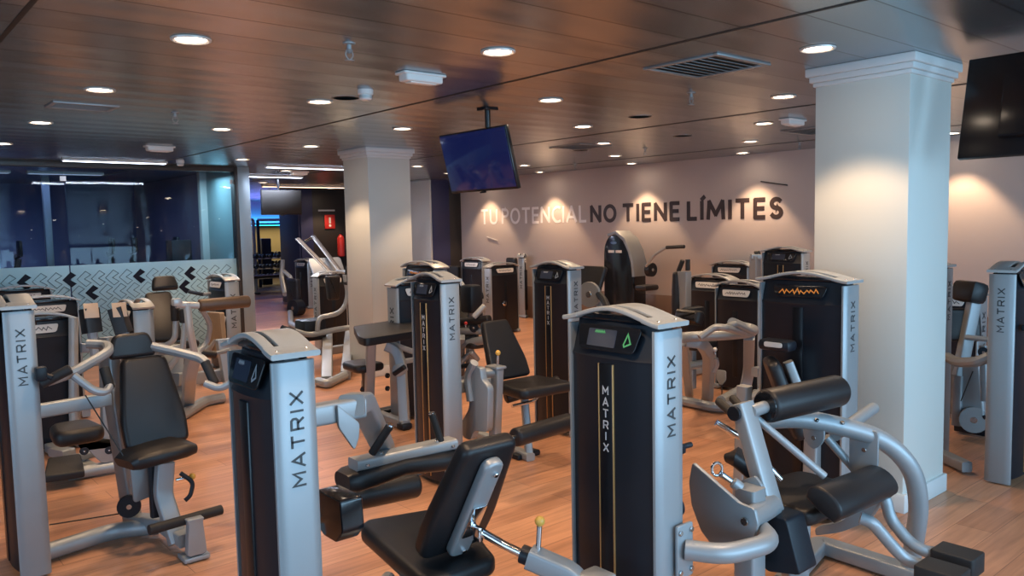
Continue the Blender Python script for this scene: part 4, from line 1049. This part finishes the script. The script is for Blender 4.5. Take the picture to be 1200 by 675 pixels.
MB(off=r.location).slab(rrect(.6, .5, .04), .04, .01, frame(at(384, 318, y=12.4), (1, 0, 0), (0, .5, .8))).obj('foot_platform', STEELG, r)
beam(r, [(at(378, 400, y=12.6).x-.3, 12.0, .05), (at(378, 400, y=12.6).x+.5, 12.9, .05)], .09, .08, 0, 'base_beam')
# 244
r = back_machine('lat_machine', 3.61, 9.68, .60, 1.13, 0, 'navy tower with white placard beside the passage end of the glass studio')
grip(r, at(222, 342, x=3.3), at(238, 345, x=3.3), .022); beam(r, [at(238, 345, x=3.3), at(246, 344, x=3.4)], .04, .04, 0, 'handle_bar')
tube(r, [at(262, 372, x=3.3), at(258, 392, x=3.2), at(244, 412, x=3.1), at(232, 412, x=3.1)], .03, .1, 'curved_frame')
beam(r, [(3.5, 9.4, .06), (3.0, 8.9, .06)], name='base_beam')
plate(r, [(-.12, .25), (.12, .25), (.14, -.1), (.05, -.25), (-.1, -.2)], at(256, 392, x=3.2), (.3, -1, 0), (0, 0, 1), .06, 'foot_shroud', mat('tan_cover', (.30, .22, .14), .5))
# tall black seat
r = mach('overhead_press_machine', 2.45, 7.75, 'machine with tall narrow black backrest and headrest in front of the glass studio')
tower(r, .50, 1.05, .17, x=2.08-2.45+.0, y=.0, kind='C', consolekind='white', letters=False)
yb = 8.25
padm(r, at(197, 400, y=7.95), at(194, 343, y=8.2), .27, .24, .07, (1, 0, 0)); padm(r, at(194, 340, y=8.2), at(193, 324, y=8.25), .24, .20, .08, (1, 0, 0), 'headrest')
seatm(r, at(207, 400, z=.62)+Vector((0, 0, -.06)), .36, .4, .08)
beam(r, [at(200, 405, y=7.9), at(200, 484, z=.03)], .26, .11, 0, 'front_column', up=(0, 1, 0))
beam(r, [at(205, 445, y=7.6), at(262, 440, y=8.0)], .09, .12, 0, 'cross_beam')
tube(r, [at(205, 492, z=.05), at(240, 470, z=.05), at(262, 466, z=.05)], .05, .1, 'base_tube')
beam(r, [at(180, 412, y=7.7), at(215, 408, y=7.7)], .06, .08, 0, 'pivot_beam')
tube(r, [at(183, 412, y=7.6), at(205, 398, y=7.5), at(206, 372, y=7.5)], .025, .05, 'press_arm', SILVERC); tube(r, [at(198, 432, y=7.5), at(214, 410, y=7.4), at(217, 372, y=7.4)], .025, .05, 'press_arm', SILVERC)
roll(r, at(206, 376, y=7.5), at(205, 356, y=7.5), .04, 'upright_grip', RUBBER); roll(r, at(216, 378, y=7.4), at(214, 362, y=7.4), .04, 'upright_grip', RUBBER)
plate(r, [(-.08, .2), (.08, .2), (.16, -.25), (-.02, -.28)], at(262, 420, y=7.9), (1, 0, 0), (0, 0, 1), .08, 'side_shroud')
roll(r, at(230, 413, y=7.3), at(253, 416, y=7.3), .035, 'seat_roll'); tube(r, [at(254, 414, y=7.3), at(270, 410, y=7.2)], .02, 0, 'roll_tube')
# long brown roller on a bent arm
r = mach('glute_machine', *at(226, 470, z=0)[:2], 'machine with long brown roller pad held out on a curved silver arm')
a = at(233, 358, y=6.6); b = at(292, 353, y=6.6)
roll(r, a, b, .052, 'roller_pad', mat('brown_vinyl', (.10, .055, .030), .42, bump=(180, .25)))
MB(off=r.location).cyl(at(206, 357, y=6.6), a, .028).obj('roller_axle', SILVERC, r)
tube(r, [at(219, 355, y=6.6), at(222, 385, y=6.6), at(228, 413, y=6.7)], .03, .05, 'lever_arm', SILVERC)
MB(off=r.location).box(at(207, 354, y=6.6), (.07, .07, .06), .012).obj('end_block', SILVERC, r)
beam(r, [at(228, 413, y=6.7), at(222, 440, y=6.9), at(220, 476, z=.04)], .10, .10, .05, 'front_column')
beam(r, [at(226, 476, z=.05), at(200, 480, z=.05)], .1, .08, 0, 'base_beam')
tube(r, [at(235, 360, y=6.7), at(247, 380, y=6.8), at(243, 402, y=6.9), at(230, 415, y=6.8)], .022, .08, 'curved_brace')
tube(r, [at(216, 420, y=6.8), at(214, 470, z=.06)], .0035, 0, 'cable', CABLE)
# left towers
r = back_machine('pectoral_machine', 1.13, 7.13, .62, 1.05, PI/2, 'machine tower with stickered white placard right behind the leftmost tower')
seatm(r, at(88, 503, z=.48)+Vector((0, 0, -.07)), .30, .34, .10)
MB(off=r.location).slab(rpoly([(0, 0), (.30, .02), (.34, .16), (.44, .18), (.46, -.02), (.36, -.10), (.12, -.12), (-.05, .12)], .04), .04, .006, frame(at(95, 527, y=6.1), (1, 0, 0), (0, 0, 1))).obj('side_bracket', SILVER, r)
for px, py in ((98, 528), (127, 527), (102, 510)): disc(r, at(px, py, y=6.08), (0, -1, 0), .028, .025, 'rubber_stop')
beam(r, [at(75, 540, z=.12), at(118, 530, z=.12)], .05, .05, 0, 'upper_rail'); MB(off=r.location).tube([at(80, 556, z=.05), at(142, 545, z=.05)], .045).obj('floor_tube', SILVER, r)
MB(off=r.location).slab(rpoly([(-.12, -.16), (.12, -.16), (.10, .16), (-.10, .16)], .02), .05, .012, Matrix.Translation(at(76, 552, z=.08)) @ eul(.15, 0, -.2)).obj('footplate', RUBBER, r)
beam(r, [at(65, 532, z=.1), at(80, 528, z=.1)], .18, .06, 0, 'foot_bracket'); pin(r, at(73, 506, y=6.0), (-1, -.3, -.1), .01, ORANGE)
tube(r, [at(86, 372, y=7.0), at(86, 480, y=7.0), (at(86, 480, y=7.0).x, 7.0, .05)], .035, .02, 'outer_tube', SILVERC)
beam(r, [(1.2, 7.0, .05), (1.3, 6.1, .05)], .08, .07, 0, 'base_beam')
for (px, py, qx, qy, gx, gy) in ((112, 412, 108, 385, 105, 367), (154, 405, 145, 385, 138, 366)):
    yy = 6.5
    tube(r, [at(px, py+6, y=yy), at(qx, qy+4, y=yy)], .035, .03, 'press_arm')
    d0 = at(qx, qy+3, y=yy); d1 = at(gx, gy, y=yy+.02)
    MB(off=r.location).beam([d0+(d1-d0)*-.1, d1+(d1-d0)*.25], .115, .10, 0, r=.01).obj('padded_grip', VINYL, r)
    MB(off=r.location).box(d1+(d1-d0)*.02+Vector((0, -.055, .02)), (.10, .006, .11), .002, (math.radians(-15), 0, 0)).obj('grip_face', mat('tan_face%d' % px, (.50, .36, .25), .4), r)
beam(r, [at(95, 408, y=6.7), at(160, 404, y=6.7)], .07, .07, 0, 'cross_beam'); beam(r, [at(124, 410, y=6.7), (at(124, 470, y=6.7).x, 6.7, .05)], .09, .09, 0, 'rear_post')
r = back_machine('triceps_machine', 1.53, 8.84, .62, 1.06, PI/2, 'tan-capped machine tower second behind the leftmost tower')
beam(r, [(1.7, 8.7, .05), (1.7, 8.1, .05)])
r = back_machine('shoulder_machine', 1.68, 10.9, .62, 1.06, PI/2, 'farthest arched machine tower at the left edge, close to the glass studio')
beam(r, [(1.7, 10.8, .05), (1.7, 10.1, .05)])

# ================================================================== right hand group
r = mach('torso_machine', 4.19, 2.35, 'large machine with black tower and picture placard directly left of the large column')
tower(r, .53, 1.375, .165, consolekind='orange', strip=0)
Yp = 2.35
MB(off=r.location).box(at(911, 404, x=3.92), (.10, .19, .06), .02).obj('handle_block', BLACK, r)
plate(r, [(-.055, .014), (.055, .014), (.055, -.014), (-.055, -.014)], at(906, 404, x=3.865), (0, -1, 0), (0, 0, 1), .004, 'handle_label', LABEL, .012)
bt = at(902, 420, y=2.42); bb_ = Vector((bt.x+.10, 2.30, .50))
padm(r, bb_, bt, .25, .24, .07, (.75, .65, 0), 'backrest', .05)
sp2 = MB(off=r.location).beam([bt+Vector((.07, -.07, -.02)), bb_+Vector((.07, -.07, 0))], .075, .05, 0).obj('back_spine', SILVER, r)
beam(r, [bb_+Vector((.07, -.05, .02)), (bb_.x+.05, 2.25, .04)], .08, .08, 0, 'rear_post')
beam(r, [(3.95, 2.60, .75), (3.95, 2.63, .05)], .07, .07, 0, 'front_post'); beam(r, [(3.6, 2.3, .05), (4.15, 2.6, .05)], .08, .07, 0, 'base_beam')
# curved frame machine
r = mach('seated_dip_machine', 6.85, 4.55, 'machine with wide curved tube frame around its seat in front of a white-placard tower')
tower(r, .52, 1.06, .17, kind='C', consolekind='white')
hoop = [at(792, 398, z=.78), at(803, 395, z=.78), at(845, 393, z=.78), at(880, 390, z=.78), at(884, 386, z=.78), at(870, 383, z=.80), at(858, 378, z=.86)]
tube(r, hoop, .042, .12, 'hoop_tube', n=14)
beam(r, [at(878, 392, z=.76), at(877, 440, z=.3), at(868, 474, z=.05)], .09, .11, .15, 'right_upright')
beam(r, [at(803, 400, z=.74), at(822, 402, z=.72), at(831, 415, z=.6), at(829, 470, z=.04)], .08, .09, .10, 'centre_upright')
beam(r, [at(801, 400, z=.74), at(808, 465, z=.04)], .07, .08, 0, 'left_upright')
tube(r, [at(820, 396, z=.80), at(838, 383, z=.88), at(850, 384, z=.88), at(872, 390, z=.80)], .028, .04, 'bridge_tube'); tube(r, [at(850, 384, z=.86), at(860, 379, z=.9), at(882, 389, z=.80)], .024, .04, 'bridge_tube')
tube(r, [at(793, 468, z=.05), at(840, 478, z=.05), at(868, 474, z=.05), at(900, 455, z=.05)], .045, .08, 'floor_tube')
tube(r, [at(845, 470, z=.06), at(872, 455, z=.06)], .05, 0, 'floor_tube')
beam(r, [at(884, 436, z=.42), at(898, 434, z=.42)], .07, .08, 0, 'side_beam')
pin(r, at(838, 416, z=.6), (0, 0, 1), .03, WHITE); tube(r, [at(839, 420, z=.58), at(841, 428, z=.52), at(836, 436, z=.46)], .018, .03, 'adjuster_hook')
plate(r, [(-.05, .06), (.05, .06), (.05, -.03), (0, -.09), (-.05, -.03)], at(846, 441, x=6.3), (0, -1, 0), (0, 0, 1), .02, 'hanger_plate')
tube(r, [at(846, 447, x=6.3), at(846, 470, x=6.3)], .006, 0, 'cable', CABLE)
padm(r, at(806, 380, x=6.3), at(812, 364, x=6.35), .28, .3, .14, (0, 1, 0), 'chest_pad'); seatm(r, (6.45, 4.85, .45), .4, .4); beam(r, [(6.45, 4.85, .45), (6.45, 4.85, .04)], name='seat_post')
r = mach('pulldown_machine', 7.54, 5.38, 'machine tower with two short black upright handles, left of the curved frame machine')
tower(r, .56, 1.06, .17, kind='C', consolekind='white')
padm(r, at(792, 372, x=7.0), at(793, 319, x=7.1), .20, .16, .10, (.75, .65, 0), 'backrest')
beam(r, [at(802, 318, x=7.0), at(802, 395, x=7.0)], .12, .10, 0, 'back_column')
for a, b in (((795, 318), (800, 305)), ((806, 317), (806, 304))): grip(r, at(*a, x=7.0), at(*b, x=7.0), .026)
MB(off=r.location).box(at(812, 374, x=6.9), (.3, .12, .26), .03).obj('seat_shell', BLACK, r)
beam(r, [(7.0, 5.4, .05), (7.5, 5.3, .05)])
tube(r, [at(800, 430, z=.3), at(825, 426, z=.3)], .04, 0, 'lower_tube')
r = mach('rear_delt_machine', 9.46, 6.42, 'machine tower with arched cap beside the slogan wall, behind a grey post')
tower(r, .60, 1.10, .17, kind='C', consolekind='white')
pp_ = at(885, 300, x=8.9)
beam(r, [pp_, (pp_.x, pp_.y, .05)], .10, .12, 0, 'front_post', STEELG); beam(r, [at(880, 301, x=8.85), at(893, 301, x=8.95)], .07, .07, 0, 'cross_beam', STEELG)
grip(r, at(884, 297, x=8.9), at(891, 296, x=8.95), .03); beam(r, [(pp_.x, pp_.y, .05), (9.4, 6.4, .05)], name='base_beam')
r = mach('cable_machine', 7.88, 4.68, 'tall dark machine tower against the slogan wall just left of the large column')
tower(r, .50, 1.375, .16, consolekind='dark'); beam(r, [(7.9, 4.5, .05), (8.5, 4.5, .05)], name='base_beam')
# R towers
r = mach('chest_fly_machine', 5.74, 1.80, 'grey machine tower at the right edge beside the large column')
tower(r, .44, 1.37, .15, rz=PI/2)
MB(off=r.location).box((5.60, 1.68, 1.0), (.05, .05, .04), .008).cyl((5.56, 1.66, 1.0), (5.62, 1.66, 1.0), .012).obj('pin_holder', BLACK, r)
tube(r, [at(1109, 418, x=5.9), at(1122, 425, x=5.75), at(1145, 424, x=5.6), at(1160, 418, x=5.6)], .034, .08, 'curved_arm'); beam(r, [(5.6, 2.0, .05), (5.9, 2.4, .05)], name='base_beam')
r = mach('upper_back_machine', 5.955, 2.52, 'machine partly hidden behind the large column with slanting padded column and large wheel')
tower(r, .50, 1.37, .15)
pb = at(1124, 440, x=6.5); pt = at(1145, 337, x=6.6)
beam(r, [pb, pt], .07, .09, 0, 'slanted_column'); padm(r, at(1124, 400, x=6.55), at(1133, 362, x=6.6), .30, .28, .07, (.6, -.75, 0), 'chest_pad')
MB(off=r.location).box(at(1136, 342, x=6.6), (.14, .26, .16), .035, (0, .25, -.6)).obj('head_pad', VINYL, r)
beam(r, [pb, (pb.x, pb.y, .1)], .07, .09, 0, 'lower_column')
beam(r, [at(1121, 499, z=.05), at(1158, 506, z=.05)], .08, .07, 0, 'base_beam', BLACK)
disc(r, at(1141, 491, x=6.5), (-1, -.4, 0), .10, .04, 'pulley_wheel', STEELG)
tube(r, [at(1126, 494, x=6.5), at(1140, 478, x=6.5), at(1156, 490, x=6.5)], .02, .05, 'belt_guard', BLACK)
tube(r, [at(1132, 395, x=6.5), at(1160, 398, x=6.5)], .02, .02, 'upper_tube'); 
MB(off=r.location).slab(rpoly([(-.10, .25), (.10, .25), (.15, -.2), (-.15, -.2)], .03), .12, .02, frame(at(1137, 455, x=6.6), (0, -1, 0), (0, 0, 1))).obj('stack_cover', SILVER, r)
tube(r, [at(1140, 435, x=6.4), at(1126, 470, x=6.4)], .004, 0, 'cable', CABLE)
disc(r, at(1152, 412, x=6.35), (-1, -.4, 0), .035, .03); beam(r, [at(1152, 405, x=6.4), at(1154, 470, x=6.4)], .04, .05, 0, 'pulley_bracket')
r = mach('ab_crunch_machine', 7.22, 2.76, 'silver tower with large lettering seen in the gap right of the large column')
tower(r, .56, 1.06, .19, kind='C', consolekind='white'); beam(r, [(7.0, 2.6, .05), (7.2, 2.6, .05)])

# arc shaped standing machine by the wall
r = mach('standing_arc_machine', 9.2, 8.05, 'tall black machine with rounded top standing alone against the slogan wall')
pl = [(-.30, .02), (.30, .02), (.30, .95), (.24, 1.25), (.12, 1.46), (-.05, 1.55), (-.20, 1.50), (-.29, 1.35), (-.30, 1.1)]
M_ = frame((9.0, 8.12, 0), (0, -1, 0), (0, 0, 1))
s_ = MB(off=r.location).slab(rpoly(pl, .08), .30, .03, M_ @ Matrix.Translation((0, 0, -.30))).obj('arc_shroud', GLOSS, r)
MB(off=r.location).sweep([M_ @ Vector((a, b, -.15)) for a, b in [(.30, .9), (.28, 1.1), (.22, 1.28), (.12, 1.45), (-.04, 1.555), (-.2, 1.515)]], rrect(.05, .31, .01), (1, 0, 0)).obj('arc_rim', STEELG, s_)
MB(off=r.location).slab([(.06*math.cos(t/16*2*PI)-.08, .022*math.sin(t/16*2*PI)+1.40) for t in range(16)], .004, 0, M_).obj('oval_badge', mat('blue_badge', (.12, .22, .40), .4), s_)
for a in (-.13, .02): MB(off=r.location).slab(rrect(.12, .04, .004), .003, 0, M_ @ Matrix.Translation((a, 1.27, 0))).obj('notice_label', LABEL, s_)
tube(r, [at(757, 312, x=8.9), at(768, 298, x=8.85), at(781, 290, x=8.8)], .018, .03, 'lever_arm'); grip(r, at(781, 290, x=8.8), at(802, 289, x=8.8), .026)
disc(r, at(760, 316, x=9.0), (0, -1, 0), .10, .08, 'round_pad', VINYL); MB(off=r.location).box(at(758, 337, x=9.0), (.3, .22, .08), .03).obj('knee_pad', VINYL, r)

# ================================================================== rear zone and studio contents
def rack(x, y, label, w=1.3):
    r = mach('dumbbell_rack', x, y, label); o = r.location; r['category'] = 'rack'; r['group'] = 'weight racks in the rear zone'
    for s in (-1, 1): beam(r, [(x+s*w/2, y, .0), (x+s*w/2, y, 1.0)], .06, .08, 0, 'rack_upright', BLACK)
    for k, z in enumerate((.35, .62, .9)):
        sh = beam(r, [(x-w/2, y, z), (x+w/2, y, z)], .28, .03, 0, 'shelf', STEELG)
        for i in range(6):
            xx = x-w/2+.12+i*(w-.24)/5
            d_ = MB(off=o).cyl((xx, y-.16, z+.07), (xx, y-.04, z+.07), .055, 10).cyl((xx, y+.04, z+.07), (xx, y+.16, z+.07), .055, 10).cyl((xx, y-.05, z+.07), (xx, y+.05, z+.07), .018, 8).obj('dumbbell', BLACK)
            for v in d_.data.vertices: v.co += o
            tag(d_, 'small black dumbbell resting on a rack in the rear zone', 'dumbbell', 'dumbbells on the rear racks')
rack(9.3, 21.6, 'black dumbbell rack in the rear zone left of the dark pillar'); rack(10.6, 24.0, 'black dumbbell rack farthest back below the cyan strip', 1.4)
rack(8.75, 23.2, 'black dumbbell rack in the rear zone next to the studio post', 1.0)
for i, (x, y, lb) in enumerate(((8.9, 22.6, 'cable cross frame in the rear zone beside the studio post'), (10.2, 23.0, 'cable cross frame in the rear zone in front of the olive wall'), (11.1, 23.2, 'cable cross frame in the rear zone next to the dark pillar'))):
    r = mach('cable_cross_frame', x, y, lb); r['group'] = 'frames in the rear zone'
    for s in (-.5, .5): beam(r, [(x+s, y, 0), (x+s, y, 2.0)], .08, .08, 0, 'frame_post', STEELG if i != 1 else BLACK)
    beam(r, [(x-.5, y, 2.0), (x+.5, y, 2.0)], .08, .08, 0, 'top_beam', STEELG); beam(r, [(x-.5, y, .9), (x+.5, y, .9)], .05, .05, 0, 'bar', CHROME)
    MB(off=r.location).box((x-.25, y+.1, .75), (.3, .2, 1.4), .03).obj('stack_cover', BLACK, r)
for i, (x, y, lb) in enumerate(((9.0, 20.6, 'flat workout bench with black top in the rear zone'), (10.3, 20.9, 'flat workout bench with pale edge near the dark pillar'))):
    r = mach('workout_bench', x, y, lb); r['category'] = 'bench'; r['group'] = 'benches in the rear zone'
    MB(off=r.location).box((x, y, .46), (1.2, .3, .08), .03).obj('bench_pad', VINYL if i == 0 else LABEL, r)
    for s in (-.45, .45): beam(r, [(x+s, y, .42), (x+s, y, .04)], .06, .06, 0, 'bench_leg'); MB(off=r.location).box((x+s, y, .03), (.08, .45, .05), .01).obj('bench_foot', BLACK, r)
# treadmills / bikes silhouettes inside the studio
def spin(x, y, lb, h=1.15):
    r = mach('studio_bike', x, y, lb); r['category'] = 'exercise bike'; r['group'] = 'exercise bikes inside the glass studio'
    beam(r, [(x-.45, y, .05), (x+.45, y, .05)], .08, .06, 0, 'base_beam', BLACK); disc(r, (x+.25, y-.02, .42), (0, 1, 0), .24, .05, 'flywheel', STEELG)
    beam(r, [(x-.3, y, .06), (x-.12, y, .95)], .06, .08, 0, 'seat_post', BLACK); seatm(r, (x-.14, y, .95), .2, .28, .06, PI/2, 'saddle')
    beam(r, [(x+.1, y, .1), (x+.34, y, h)], .06, .08, 0, 'front_post', BLACK); tube(r, [(x+.34, y-.22, h+.05), (x+.30, y, h), (x+.34, y+.22, h+.05)], .018, .04, 'handlebar', BLACK)
    MB(off=r.location).box((x+.36, y, h+.15), (.05, .22, .24), .02).obj('console', BLACK, r)
for x, y, lb in ((1.75, 13.6, 'dark exercise bike at the left edge inside the studio'), (2.95, 13.4, 'dark exercise bike left of the first glass seam in the studio'), (3.55, 14.4, 'dark exercise bike in the middle of the studio'), (3.85, 13.2, 'dark exercise bike near the grey studio post')): spin(x, y, lb, 1.35)
for x, y, lb in ((4.05, 12.6, 'tall dark speaker on a stand in the studio by its right wall'),):
    r = mach('studio_speaker', x, y, lb); r['category'] = 'speaker'; del r['group']
    MB(off=r.location).box((x, y, 1.3), (.3, .3, .55), .02).obj('speaker_box', BLACK, r); MB(off=r.location).cyl((x, y, .02), (x, y, 1.05), .02).obj('stand_pole', BLACK, r); MB(off=r.location).box((x, y, .02), (.4, .4, .03), .01).obj('stand_base', BLACK, r)
